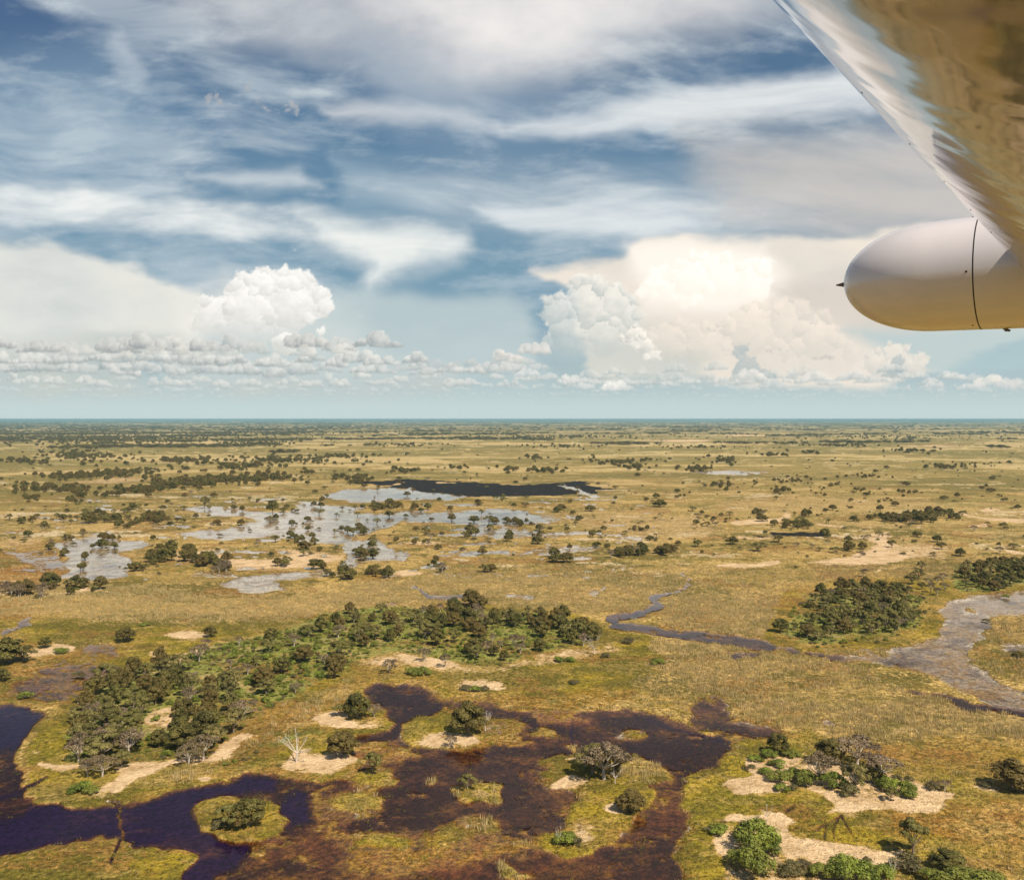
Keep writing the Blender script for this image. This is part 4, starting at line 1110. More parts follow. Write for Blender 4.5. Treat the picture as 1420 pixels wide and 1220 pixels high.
hand(1262, 1083, 7, 'scrub', 'low bush row on the rise, eastern one', 1.6)
hand(1367, 1092, 9, 'scrub', 'small bush between the sand tip and the black tree', 1.6)
hand(1404, 1096, 40, 'dense', 'very dark wide tree at the right edge of the view', 1.25, 2)
hand(1420, 1098, 34, 'dense', 'dark tree cut by the right edge beside the very dark one', 1.2, 3)
hand(1266, 1187, 48, 'spread', 'solitary purplish tree casting a black shadow on the green flat', .75, 2)
hand(1064, 1142, 24, 'dead', 'forked bare snag on the curved white sand', .5, 2)
hand(1045, 1176, 44, 'bush', 'big round bright green bush tree under the forked snag', .9, 0)
hand(1068, 1180, 26, 'bush', 'green bush leaning right of the big round bush tree', 1.0, 1)
hand(1045, 1214, 44, 'bush', 'big bright green bush tree below the round one', .85, 3)
hand(1028, 1200, 24, 'bush', 'olive bush left of the lower big bush tree', 1.2, 2)
hand(997, 1157, 14, 'bush', 'dark green bush at the west end of the curved sand', 1.5, 2)
hand(985, 1155, 9, 'scrub', 'tawny bush at the extreme west of the curved sand', 1.5)
hand(1115, 1204, 11, 'scrub', 'round tawny bush low on the bare slope', 1.6)
hand(1094, 1212, 18, 'scrub', 'grey-brown bush beside the lower big bush tree', 1.5)
hand(1138, 1218, 22, 'bush', 'pointed yellow-green bush at the bottom edge', 1.0, 1)
hand(1172, 1220, 34, 'bush', 'leftmost of the bright bushes along the bottom edge', 1.0, 2)
hand(1196, 1226, 32, 'bush', 'second of the bright bushes along the bottom edge', 1.1, 0)
hand(1226, 1220, 22, 'bush', 'dull green bush right of the bright bushes at the bottom edge', 1.1, 3)
hand(1202, 1198, 10, 'scrub', 'tiny bush on the bare slope above the bright bushes', .9)
hand(1238, 1222, 28, 'dead', 'thin leaning snag by the bottom edge bushes', .35, 1)
hand(1256, 1206, 22, 'scrub', 'olive mound of scrub before the solitary purplish tree', 1.4)
hand(1272, 1212, 14, 'scrub', 'low scrub right of the olive mound', 1.4)
hand(1316, 1208, 26, 'dense', 'dark low tree at the bottom right with deep shade', 1.6, 4)
hand(1330, 1236, 34, 'bush', 'left of the big green bushes in the bottom right corner', 1.2, 0)
hand(1364, 1240, 36, 'bush', 'right of the big green bushes in the bottom right corner', 1.2, 2)
hand(1296, 1228, 22, 'bush', 'small green bush left of those in the bottom right corner', 1.2, 1)
hand(1082, 877, 20, 'dense', 'purple-brown bush tree at the west tip of the river island', 1.1, 0)
hand(1412, 912, 9, 'dense', 'dark bush in the marsh at the right edge below the lagoon', 1.7, 1)
hand(1368, 862, 5, 'scrub', 'small shrub on the east bank of the lagoon', 1.8)
hand(1394, 830, 7, 'bush', 'small bush at the mouth of the lagoon', 1.2)
hand(1240, 878, 20, 'spread', 'white-stemmed tree at the front of the river island', .9, 0)
hand(1016, 755, 11, 'dense', 'dark lone tree at the left end of the dark stripe on the plain', 1.6, 2)
hand(1198, 800, 13, 'grey', 'thin tree on the brown flat north of the river island', 1.0, 1)
hand(1278, 727, 20, 'dense', 'tall dark tree rising from the far right copse', .9, 3)
hand(1104, 788, 4, 'scrub', 'speck of bush on the plain below the white strip', 1.4)
hand(1278, 790, 12, 'spread', 'lone tree between the white pan and the right wood', .9, 2)
hand(1374, 683, 7, 'dense', 'far lone dark tree on the right green plain', 1.8, 0)
hand(1155, 708, 9, 'dense', 'far round tree in front of the pale tan plain', 1.2, 1)
hand(1309, 692, 5, 'dense', 'far low clump of tree left of the green plain', 2.2, 4)
hand(652, 740, 14, 'dense', 'dark round tree on the lake shore left of the small copse', 1.0, 3)
hand(678, 728, 14, 'spread', 'tree at the tip of the silver lake', 1.0, 1)
hand(748, 736, 10, 'dense', 'dark tree below the copse of the silver lake', 1.2, 0)
hand(803, 722, 8, 'dense', 'small round tree right of the silver lake', 1.4, 4)
hand(915, 703, 11, 'dense', 'lone dark tree on the plain right of the burnt strip', 1.7, 3)
hand(790, 762, 8, 'dense', 'dark speck of a tree above the dumbbell bushes', 1.0, 2)
hand(771, 780, 13, 'dense', 'left bush of the dumbbell pair on the grass plain', 1.6, 1)
hand(786, 780, 15, 'dense', 'right bush of the dumbbell pair on the grass plain', 1.3, 0)
hand(672, 794, 12, 'spread', 'left of the twin bushy trees on the middle plain', 1.3, 1)
hand(681, 794, 13, 'dense', 'right of the twin bushy trees on the middle plain', 1.2, 0)
hand(613, 795, 16, 'grey', 'thin tree below the dark bushes of the mid islet', .8, 0)
hand(284, 704, 16, 'spread', 'tufted palm-like tree at the left end of the white flats', .8, 2)
hand(378, 712, 20, 'dense', 'tallest dark tree among the white flats', .8, 1)
for o in CAND: OCC.append((o['X'], o['Y']))

D, S_, G_ = ('dense', 1, 6.5, 10), ('spread', 1, 6, 9.5), ('grey', 1, 6, 9)
def K(*a): return list(a)
def k(kind, w, lo, hi): return (kind, w, lo, hi)
# the long wooded island
grove([(118, 1062), (100, 1040), (98, 1000), (150, 1000), (200, 1010), (190, 1068), (150, 1070)], 22, 5.5, [k('grey', 4, 6.5, 9.5), k('spread', 4, 7, 10), k('dense', 1, 7, 9)], 'in the pale south-west corner of the wooded island')
grove([(118, 985), (135, 955), (180, 935), (250, 925), (250, 968), (200, 982), (195, 1012), (120, 1015)], 20, 7.2, [k('dense', 7, 8, 11), k('spread', 3, 8, 10.5), k('grey', 1, 7, 9)], 'in the dark western half of the wooded island')
grove([(205, 1040), (240, 1010), (262, 985), (262, 950), (330, 940), (345, 985), (330, 1015), (290, 1040), (250, 1048)], 22, 7.8, [k('spread', 5, 7.5, 10.5), k('dense', 4, 7.5, 11), k('grey', 3, 6.5, 9)], 'in the southern wood of the wooded island')
grove([(250, 925), (300, 900), (380, 885), (450, 870), (505, 905), (490, 935), (420, 960), (345, 980), (330, 935)], 20, 10, [k('spread', 3, 5.5, 9), k('dense', 3, 6, 9), k('grey', 3, 5, 8.5)], 'in the bushy middle of the wooded island')
grove([(440, 872), (455, 850), (530, 845), (545, 860), (560, 890), (520, 900), (460, 892)], 18, 6.5, [k('dense', 5, 6, 9), k('spread', 3, 6, 8.5), k('grey', 1, 5, 8)], 'at the north bend of the wooded island')
grove([(555, 862), (600, 845), (660, 840), (690, 855), (690, 880), (610, 900), (560, 896)], 30, 6.2, [k('dense', 6, 7, 11), k('spread', 3, 6, 9.5), k('grey', 1, 6, 8.5)], 'in the dense centre of the eastern wood')
grove([(650, 900), (680, 888), (745, 895), (750, 905), (700, 918), (660, 915)], 12, 6.0, [k('dense', 3, 5, 9), k('spread', 3, 5, 8), k('grey', 2, 5, 7)], 'at the southern edge of the eastern wood')
grove([(695, 858), (740, 850), (800, 862), (828, 880), (820, 898), (780, 896), (740, 880), (700, 868)], 22, 6.2, [k('dense', 6, 6, 10), k('spread', 3, 6, 9), k('grey', 1.3, 6, 8)], 'at the eastern end of the island wood')
grove([(120, 1060), (100, 1030), (105, 985), (200, 930), (300, 895), (420, 880), (520, 880), (440, 940), (330, 1010), (240, 1050)], 95, 3.9, [k('bush', 5, 1.3, 3.2), k('scrub', 3, 1.2, 2.6)], 'under the trees of the wooded island')
grove([(300, 905), (380, 880), (460, 868), (540, 880), (500, 915), (440, 942), (360, 965)], 110, 3.4, [k('bush', 8, 1.4, 3.4), k('scrub', 1, 1.2, 2.6)], 'in the bright green middle of the wooded island')
grove([(520, 890), (640, 865), (760, 862), (820, 890), (740, 905), (640, 918), (560, 898)], 60, 4.6, [k('bush', 6, 1.4, 3.2), k('scrub', 2, 1.2, 2.4)], 'around the eastern wood of the island')
# river island and the wood at the right edge
grove([(1120, 838), (1140, 824), (1150, 832), (1145, 850), (1165, 868), (1160, 888), (1110, 890), (1098, 874), (1120, 862)], 20, 6.3, [k('dense', 3, 5, 9), k('spread', 5, 5, 8.5)], 'at the west end of the river island')
grove([(1165, 818), (1232, 812), (1268, 832), (1262, 845), (1215, 838), (1172, 832)], 18, 6.3, [k('dense', 5, 6, 10), k('spread', 4, 6, 9)], 'along the back of the river island')
grove([(1185, 850), (1210, 838), (1250, 848), (1272, 862), (1245, 878), (1200, 880), (1188, 868)], 20, 6.3, [k('dense', 5, 6.5, 11), k('spread', 5, 6.5, 10), k('grey', 1.4, 5, 8)], 'in the front wood of the river island')
grove([(1085, 888), (1100, 840), (1280, 820), (1290, 850), (1260, 890), (1150, 905)], 45, 5, [k('bush', 3, 1.5, 3), k('scrub', 3, 1.3, 2.6)], 'between the trees of the river island')
grove([(1255, 820), (1270, 803), (1310, 800), (1322, 812), (1310, 826), (1275, 828)], 9, 7, [k('grey', 3, 6, 8), k('spread', 2, 6, 8)], 'on the neck between the river island and the right wood')
grove([(1320, 815), (1330, 795), (1355, 785), (1430, 780), (1430, 808), (1400, 818), (1350, 822)], 34, 7, [k('dense', 5, 7, 11), k('spread', 3, 6, 9)], 'in the wood at the right edge')
grove([(1130, 835), (1160, 822), (1240, 818), (1262, 850), (1240, 872), (1160, 880), (1135, 862)], 20, 6, [k('spread', 4, 5, 8), k('dense', 3, 5, 8), k('grey', 1, 5, 7)], 'in the middle of the river island')
# flood plain copses, left
clump(20, 824, 38, 9, 26, [k('grey', 4, 7, 10), k('dense', 2, 7, 10)], 'in the purple-brown copse at the left edge')
clump(70, 814, 12, 4, 4, [k('dense', 1, 8, 11)], 'in the copse beside the grey pool')
clump(105, 818, 26, 7, 12, [k('dense', 3, 6, 10), k('bush', 1, 2, 4), k('spread', 1, 6, 8)], 'in the copse beside the grey pool')
clump(220, 776, 17, 7, 14, [k('dense', 1, 8, 12)], 'in the compact wood east of the grey pool')
clump(262, 775, 10, 6, 7, [k('dense', 1, 7, 11)], 'in the pair of copses before the pale pan')
clump(285, 783, 16, 6, 12, [k('dense', 1, 8, 12), k('spread', .5, 7, 9)], 'in the pair of copses before the pale pan')
clump(307, 792, 16, 4, 9, [k('grey', 2, 6, 9), k('dense', 1, 6, 9)], 'in the grey thicket before the pale pan')
clump(205, 787, 70, 9, 12, [k('scrub', 1, 2, 3.5), k('dense', .4, 4, 6)])
clump(150, 722, 92, 9, 70, [k('dense', 3, 6, 11), k('spread', 2, 5, 9), k('scrub', 1, 2, 4)])
clump(215, 722, 30, 6, 20, [k('dense', 1, 7, 11)])
clump(48, 693, 18, 4, 12, [k('dense', 1, 7, 10)]); clump(104, 696, 10, 3, 5, [k('dense', 1, 8, 11)])
clump(60, 680, 68, 6, 70, [k('dense', 1, 7, 11)]); clump(110, 686, 20, 8, 18, [k('dense', 1, 7, 11)])
clump(195, 682, 48, 5, 60, [k('dense', 1, 7, 12)], slope=-.1); clump(230, 676, 50, 5, 60, [k('dense', 1, 7, 12)], slope=-.15)
clump(320, 667, 130, 8, 220, [k('dense', 1, 8, 13)], slope=-.02); clump(285, 672, 28, 7, 40, [k('dense', 1, 9, 13)])
clump(160, 658, 85, 5, 120, [k('dense', 1, 8, 12)], slope=-.07); clump(95, 662, 50, 4, 40, [k('dense', 1, 8, 12)])
clump(115, 633, 60, 7, 160, [k('dense', 1, 9, 13)], slope=.08); clump(250, 640, 55, 4, 90, [k('dense', 1, 9, 13)])
clump(390, 640, 95, 5, 150, [k('dense', 1, 9, 13)]); clump(340, 648, 40, 4, 60, [k('dense', 1, 9, 13)])
clump(30, 640, 45, 4, 60, [k('dense', 1, 9, 13)]); clump(470, 634, 60, 3, 60, [k('dense', 1, 9, 13)])
clump(150, 610, 210, 7, 900, [k('dense', 1, 10, 15)]); clump(360, 616, 50, 4, 110, [k('dense', 1, 10, 14)])
clump(90, 602, 150, 3, 500, [k('dense', 1, 10, 15)]); clump(400, 601, 120, 2, 260, [k('dense', 1, 10, 14)])
# flood plain islands
for (x, y, n) in ((325, 697, 2), (352, 696, 3), (381, 702, 5), (340, 711, 2), (412, 709, 2), (308, 729, 3), (338, 727, 2), (377, 724, 3), (415, 729, 2), (432, 735, 3), (450, 693, 5), (438, 703, 4), (418, 753, 3), (398, 746, 2), (470, 716, 2), (160, 760, 3), (130, 762, 2), (82, 771, 4), (66, 760, 4), (122, 775, 2), (112, 790, 3), (96, 750, 3), (140, 760, 2), (190, 793, 3), (158, 747, 3), (60, 732, 3), (27, 725, 3),
                  (500, 770, 4), (476, 738, 4), (505, 742, 3), (548, 752, 3), (587, 753, 3), (577, 756, 2), (653, 745, 5), (595, 740, 2), (627, 722, 2), (510, 760, 3), (480, 792, 5), (540, 800, 4), (520, 797, 8), (512, 775, 4), (392, 785, 5), (440, 790, 5), (455, 800, 4), (478, 803, 5), (748, 748, 4), (822, 745, 2), (680, 737, 2), (888, 735, 6), (700, 745, 2), (670, 700, 3)):
    clump(x, y, 5 + n, 1.6 + n * .25, n, [k('dense', 3, 5, 9.5), k('spread', 2, 4, 8), k('grey', 1, 4, 8)])
clump(600, 785, 14, 6, 10, [k('dense', 2, 5, 9), k('bush', 1, 2, 3)], 'on the dark islet above the thin tree of the middle plain')
clump(535, 706, 50, 5, 28, [k('dense', 1, 6, 10), k('spread', 1, 5, 8)]); clump(700, 692, 30, 6, 16, [k('spread', 1, 4, 9), k('bush', 1, 2, 4)])
clump(720, 725, 22, 4, 14, [k('dense', 1, 6, 9)]); clump(870, 770, 26, 3.5, 18, [k('grey', 1, 5, 9), k('dense', 1, 6, 9)]); clump(915, 768, 22, 4, 14, [k('dense', 1, 6, 10)])
clump(497, 667, 20, 4, 30, [k('dense', 1, 8, 13)]); clump(562, 655, 24, 4, 30, [k('dense', 1, 8, 12)]); clump(640, 650, 30, 2, 12, [k('dense', 1, 8, 12)])
clump(705, 652, 18, 3, 14, [k('dense', 1, 8, 12)]); clump(755, 654, 34, 2.5, 34, [k('dense', 1, 8, 12)]); clump(742, 636, 18, 2.5, 18, [k('dense', 1, 8, 12)])
clump(780, 620, 60, 2.5, 50, [k('dense', 1, 9, 14)]); clump(860, 642, 45, 4, 60, [k('dense', 1, 8, 12)]); clump(880, 649, 24, 3, 24, [k('dense', 1, 8, 12)])
clump(640, 608, 45, 2.5, 60, [k('dense', 1, 9, 14)]); clump(560, 618, 60, 3, 45, [k('dense', 1, 9, 14)]); clump(800, 606, 120, 2.5, 200, [k('dense', 1, 9, 14)])
# right half
clump(1003, 640, 24, 5, 34, [k('dense', 1, 8, 12)]); clump(965, 652, 22, 3, 20, [k('dense', 1, 8, 12)]); clump(1070, 632, 26, 2.5, 30, [k('dense', 1, 8, 12)])
clump(1125, 628, 18, 2.5, 18, [k('dense', 1, 8, 12)]); clump(1265, 626, 36, 3, 50, [k('dense', 1, 8, 13)]); clump(970, 621, 60, 2, 50, [k('dense', 1, 8, 13)])
clump(1160, 619, 50, 2, 60, [k('dense', 1, 8, 13)]); clump(1310, 650, 30, 3.5, 20, [k('dense', 1, 7, 11)]); clump(1000, 674, 34, 6, 22, [k('dense', 1, 6, 10), k('grey', 1, 5, 8)])
clump(1105, 668, 34, 4, 18, [k('dense', 1, 5, 9)]); clump(1085, 684, 12, 3, 9, [k('dense', 1, 6, 10)]); clump(1200, 662, 30, 4, 14, [k('dense', 1, 5, 8)])
clump(1195, 680, 14, 2, 5, [k('dense', 1, 5, 8)]); clump(1258, 684, 12, 3, 7, [k('dense', 1, 5, 8)]); clump(1345, 645, 60, 3, 18, [k('dense', 1, 6, 9)])
clump(1048, 715, 12, 3, 7, [k('grey', 1, 5, 8), k('dense', 1, 5, 9)]); clump(1105, 730, 24, 6, 24, [k('spread', 2, 5, 10), k('dense', 1, 6, 9)])
clump(1116, 716, 6, 2, 4, [k('dense', 1, 6, 9)]); clump(1255, 722, 65, 5, 62, [k('dense', 3, 6, 10), k('spread', 1, 5, 9)]); clump(1290, 716, 18, 3, 12, [k('dense', 1, 7, 11)])
clump(1390, 694, 6, 1, 3, [k('dense', 1, 5, 8)]); clump(1160, 680, 260, 30, 60, [k('dense', 1, 2.5, 6)]); clump(1240, 750, 170, 40, 26, [k('scrub', 1, 1.5, 3), k('grey', 1, 3, 6)])
clump(985, 722, 30, 12, 9, [k('grey', 1, 4, 7), k('dense', 1, 4, 7)]); clump(1210, 606, 260, 5, 200, [k('dense', 1, 8, 13)])
# lone trees all over the open plain
for _ in range(1300):
    x = vr.uniform(-40, 1460); y = 598 + 175 * vr.random() ** 1.5
    X, Y = px_ground(x, y)
    q = pick([k('dense', 4, 2, 8), k('spread', 2, 2.5, 7), k('grey', 1.3, 3, 7), k('scrub', 5, 1.2, 3)])
    put(X, Y, vr.uniform(q[2], q[3]), q[0], vr.uniform(.9, 1.6))
# lines of wood towards the horizon
nf = 60000
fx = RNG.uniform(-80, 1500, nf); fy = 584.6 + 75 * RNG.random(nf) ** 1.9
FXw, FYw = F * HC / (fy - HOR) * (fx - 710) / F, F * HC / (fy - HOR)
dn = fbm(FXw / 1500, FYw / 700, 4, 91, .6) + .45 * fbm(FXw / 400, FYw / 260, 3, 95)
left = np.clip((620 - fx) / 700, -.6, 1) * .13
acc = ((dn + left + .10 * np.clip((604 - fy) / 10, 0, 1)) > .2 + .5 * np.clip((fy - 612) / 25, 0, 1))
FARP = [(X, Y) for X, Y, a in zip(FXw, FYw, acc) if a][:16000]

# ---- which plants become objects of their own
TREEK = ('dense', 'spread', 'grey', 'dead')
NAMES = {'dense': 'evergreen_tree', 'spread': 'olive_crowned_tree', 'grey': 'half_bare_tree', 'dead': 'dead_tree', 'bush': 'green_bush', 'scrub': 'dry_scrub_bush'}
ADJ = {'dense': 'dark green tree', 'spread': 'olive tree', 'grey': 'half-bare tree', 'dead': 'bare dead tree', 'bush': 'green bush', 'scrub': 'brown bush'}
PLUR = {'dense': 'dark green trees', 'spread': 'olive trees', 'grey': 'half-bare trees', 'dead': 'dead trees', 'bush': 'green bushes', 'scrub': 'brownish bushes'}
hands = [c for c in CAND if c['label']]
def infr(c):
    x, y = ground_px(np.float64(c['X']), np.float64(c['Y'])); return -20 < x < 1440 and y < 1260
def choose(kinds, limit):
    pre = [c for c in hands if c['k'] in kinds]
    rest = sorted([c for c in CAND if not c['label'] and c['k'] in kinds and c['place'] and infr(c)], key=lambda c: -c['h'] / c['d'])
    return pre + rest[:max(0, limit - len(pre))]
SEL = choose(('dense', 'spread', 'grey', 'dead'), 300) + choose(('bush', 'scrub'), 290)
selid = set(id(c) for c in SEL)
REST = [c for c in CAND if id(c) not in selid]
# words for the members of one cluster: counted from the left in rows of depth
groups = {}
for c in SEL:
    if not c['label']: groups.setdefault((c['place'], c['k']), []).append(c)
ORD = ['first', 'second', 'third', 'fourth', 'fifth', 'sixth', 'seventh', 'eighth', 'ninth', 'tenth', 'eleventh', 'twelfth', 'thirteenth', 'fourteenth', 'fifteenth', 'sixteenth', 'seventeenth', 'eighteenth', 'nineteenth', 'twentieth']
for (place, kd), cs in groups.items():
    a = ADJ[kd]
    if len(cs) == 1: cs[0]['label'] = f'the only {a} {place}'; continue
    rows_ = 1 if len(cs) <= 4 else (2 if len(cs) <= 14 else (3 if len(cs) <= 30 else 4))
    names_ = {1: [''], 2: ['front', 'back'], 3: ['front', 'middle', 'back'], 4: ['front', 'second', 'third', 'back']}[rows_]
    cs.sort(key=lambda c: c['Y'])
    for r_ in range(rows_):
        part = sorted(cs[len(cs) * r_ // rows_: len(cs) * (r_ + 1) // rows_], key=lambda c: c['X'] / c['Y'])
        for i, c in enumerate(part):
            wd = 'leftmost' if i == 0 else ('rightmost' if i == len(part) - 1 else (ORD[i] if i < len(ORD) else 'inner'))
            c['label'] = f'{wd} {a} {place}' + (f', {names_[r_]} row' if names_[r_] else '')
            c['group'] = f'{PLUR[kd]} {place}'
ground_h = .3
for i, c in enumerate(SEL):
    kd = c['k']; var = (c['var'] if c['var'] is not None else vr.randrange(99)) % len(TPL[kd])
    tm, cr = TPL[kd][var]; w = c['w']; h = c['h']; rz = vr.uniform(0, 6.28)
    loc = (c['X'], c['Y'], ground_h - .1); scl = (h * w, h * w, h)
    if tm is None:
        o = link(NAMES[kd], cr, None, loc, rz, scl)
    elif cr is None:
        o = link(NAMES[kd], tm, None, loc, rz, scl)
    else:
        o = bpy.data.objects.new(NAMES[kd], None); COL.objects.link(o); o.location = loc; o.rotation_euler = (0, 0, rz); o.scale = scl
        o.empty_display_size = .5
        link('trunk', tm, o); link('crown', cr, o)
    tag(o, c['label'], 'tree' if kd in TREEK else 'bush', c.get('group'))

# ---- everything that grows in uncountable numbers: instances on points
TEMPL_OBJ = {}
def joined(kind, var, name):
    """one template object of trunk and crown, not linked to the scene"""
    key = (kind, var)
    if key in TEMPL_OBJ: return TEMPL_OBJ[key]
    tm, cr = TPL[kind][var]
    if tm is None or cr is None: me = cr or tm
    else:
        V, Fc, T, M = [], [], [], []
        o = 0
        for idx, m in enumerate((tm, cr)):
            n = len(m.vertices); co = np.empty(n * 3, np.float32); m.vertices.foreach_get('co', co); V.append(co.reshape(-1, 3))
            for p in m.polygons: Fc.append([v + o for v in p.vertices]); M.append(idx)
            if idx == 1:
                t = np.empty(len(m.polygons), np.float32); m.attributes['tone'].data.foreach_get('value', t); T += list(t)
            else: T += [0.0] * len(m.polygons)
            o += n
        me = bpy.data.meshes.new(name); me.from_pydata(np.concatenate(V).tolist(), [], Fc)
        me.materials.append(tm.materials[0]); me.materials.append(cr.materials[0])
        me.polygons.foreach_set('material_index', M)
        a = me.attributes.new('tone', 'FLOAT', 'FACE'); a.data.foreach_set('value', T); me.update()
    ob = bpy.data.objects.new(name, me); TEMPL_OBJ[key] = ob
    return ob

def scatter(name, pts, scl, rot, idx, objs, label=None):
    """pts Nx3, scl Nx3, rot N, idx N (which of objs)"""
    me = bpy.data.meshes.new(name)
    me.vertices.add(len(pts)); me.vertices.foreach_set('co', np.asarray(pts, np.float32).ravel())
    a = me.attributes.new('scl', 'FLOAT_VECTOR', 'POINT'); a.data.foreach_set('vector', np.asarray(scl, np.float32).ravel())
    r = np.zeros((len(pts), 3), np.float32); r[:, 2] = rot
    a = me.attributes.new('rotv', 'FLOAT_VECTOR', 'POINT'); a.data.foreach_set('vector', r.ravel())
    a = me.attributes.new('which', 'INT', 'POINT'); a.data.foreach_set('value', np.asarray(idx, np.int32))
    o = link(name, me)
    ng = bpy.data.node_groups.new(name + '_scatter', 'GeometryNodeTree')
    ng.interface.new_socket('Geometry', in_out='INPUT', socket_type='NodeSocketGeometry')
    ng.interface.new_socket('Geometry', in_out='OUTPUT', socket_type='NodeSocketGeometry')
    gi_, go = ng.nodes.new('NodeGroupInput'), ng.nodes.new('NodeGroupOutput')
    jn = ng.nodes.new('GeometryNodeJoinGeometry')
    def named(nm, typ):
        nd = ng.nodes.new('GeometryNodeInputNamedAttribute'); nd.data_type = typ; nd.inputs[0].default_value = nm; return nd.outputs[0]
    sc_, ro_, wh = named('scl', 'FLOAT_VECTOR'), named('rotv', 'FLOAT_VECTOR'), named('which', 'INT')
    e2r = ng.nodes.new('FunctionNodeEulerToRotation'); ng.links.new(ro_, e2r.inputs[0])
    for i_, ob in enumerate(objs):
        oi = ng.nodes.new('GeometryNodeObjectInfo'); oi.inputs[0].default_value = ob; oi.inputs['As Instance'].default_value = True
        cmpn = ng.nodes.new('FunctionNodeCompare'); cmpn.data_type = 'INT'; cmpn.operation = 'EQUAL'
        ng.links.new(wh, cmpn.inputs[2]); cmpn.inputs[3].default_value = i_
        ip = ng.nodes.new('GeometryNodeInstanceOnPoints')
        ng.links.new(gi_.outputs[0], ip.inputs['Points']); ng.links.new(cmpn.outputs[0], ip.inputs['Selection'])
        ng.links.new(oi.outputs['Geometry'], ip.inputs['Instance']); ng.links.new(e2r.outputs[0], ip.inputs['Rotation']); ng.links.new(sc_, ip.inputs['Scale'])
        ng.links.new(ip.outputs[0], jn.inputs[0])
    ng.links.new(jn.outputs[0], go.inputs[0])
    md = o.modifiers.new('scatter', 'NODES'); md.node_group = ng
    tag(o, kind='stuff')
    return o

kinds_order = [('dense', 0), ('dense', 1), ('dense', 3), ('spread', 0), ('spread', 1), ('grey', 0), ('grey', 1), ('bush', 0), ('scrub', 0)]
objs = [joined(a, b_, 'tree_form') for a, b_ in kinds_order]
pick_i = {'dense': (0, 1, 2), 'spread': (3, 4), 'grey': (5, 6), 'dead': (6,), 'bush': (7,), 'scrub': (8,)}
pts, scl, rot, idx = [], [], [], []
for c in REST:
    pts.append((c['X'], c['Y'], .1)); scl.append((c['h'] * c['w'],) * 2 + (c['h'],)); rot.append(vr.uniform(0, 6.28)); idx.append(vr.choice(pick_i[c['k']]))
for (X, Y) in FARP:
    h = vr.uniform(7, 13); w = vr.uniform(1.0, 2.2) * (1 + min(Y / 9000, 1.5))
    pts.append((X, Y, 0)); scl.append((h * w, h * w, h)); rot.append(vr.uniform(0, 6.28)); idx.append(vr.choice((0, 1, 2, 3)))
scatter('distant_woodland', pts, scl, rot, idx, objs)

def sample(n, box_px, cond, seed):
    """random ground points inside a pixel box of the plain, kept where cond(fields) holds; even over the ground"""
    g = np.random.default_rng(seed)
    x0, x1, y0, y1 = box_px
    Y0, Y1 = F * HC / (y1 - HOR), F * HC / (y0 - HOR)
    Yw = np.sqrt(g.uniform(Y0 ** 2, Y1 ** 2, n)); Xw = (g.uniform(x0, x1, n) - 710) / F * Yw
    f = fields(Xw, Yw); keep = cond(f, g.random(n), Xw, Yw)
    return Xw[keep], Yw[keep], {k_: v[keep] for k_, v in f.items()}
# low growth under the groves
sx, sy, sf = sample(30000, (0, 1420, 790, 1240), lambda f, r, x, y: (f['cover'] > .45) & (r < .30 + .5 * (fbm(x / 16, y / 16, 2, 33) > .0)), 5)
n_ = min(len(sx), 9000)
g_ = np.random.default_rng(8)
hh = g_.uniform(.4, 1.3, n_)
scatter('undergrowth', np.stack([sx[:n_], sy[:n_], np.full(n_, .2)], 1), np.stack([hh * g_.uniform(1, 1.6, n_), hh * g_.uniform(1, 1.6, n_), hh], 1), g_.uniform(0, 6.28, n_), g_.choice([0, 0, 1], n_), [joined('bush', 1, 'bush_form'), joined('scrub', 1, 'scrub_form')])
# reeds and rank grass
def tuft(seed, n, h, spread, cols):
    g = np.random.default_rng(seed); V, Fc = [], []
    for i in range(n):
        a = g.uniform(0, 6.28); r = spread * math.sqrt(g.random()); bx, by = r * math.cos(a), r * math.sin(a)
        ln = h * g.uniform(.6, 1.1); le = g.uniform(0, .28) * ln; w = .055 * g.uniform(.7, 1.3); t = g.uniform(0, 3.14)
        tx, ty = math.cos(t) * w, math.sin(t) * w
        o = len(V); V += [(bx - tx, by - ty, 0), (bx + tx, by + ty, 0), (bx + math.cos(a) * le, by + math.sin(a) * le, ln)]; Fc.append((o, o + 1, o + 2))
    me = make_mesh('tuft', np.array(V), np.array(Fc), [cols], False, {'tone': ('FACE', g.random(n))})
    return bpy.data.objects.new('tuft_form', me)
REEDM = leaf_material('reed_stalks', (.36, .26, .11), (.72, .55, .29), (.32, .26, .08))
GRASM = leaf_material('marsh_grass', (.22, .19, .03), (.40, .33, .06), (.15, .17, .03))
rx_, ry_, rf = sample(150000, (-10, 1430, 785, 1235), lambda f, r, x, y: r < (f['reed'] * .75 * (f['wet'] < .35) * (.35 + 1.1 * np.clip(fbm(x / 11, y / 11, 3, 44) + .45, 0, 1))) * np.clip(1.3 - y / 900, .3, 1) * (f['sand'] < .3), 6)
n_ = min(len(rx_), 52000)
hh = g_.uniform(.8, 1.7, n_)
scatter('reeds', np.stack([rx_[:n_], ry_[:n_], np.full(n_, .15)], 1), np.stack([hh * 1.3, hh * 1.3, hh], 1), g_.uniform(0, 6.28, n_), g_.choice([0, 1], n_), [tuft(1, 16, 1, .55, REEDM), tuft(2, 16, 1, .7, REEDM)])
rx_, ry_, rf = sample(90000, (-10, 1430, 860, 1235), lambda f, r, x, y: (r < .34 * f['lush'] + .22 * (f['wet'] > .4) * (f['wet'] < .93) * (fbm(x / 9, y / 9, 3, 45) > .12)) & (f['sand'] < .4), 7)
n_ = min(len(rx_), 30000)
hh = g_.uniform(.3, .8, n_) * np.where(rf['wet'][:n_] > .4, .6, 1)
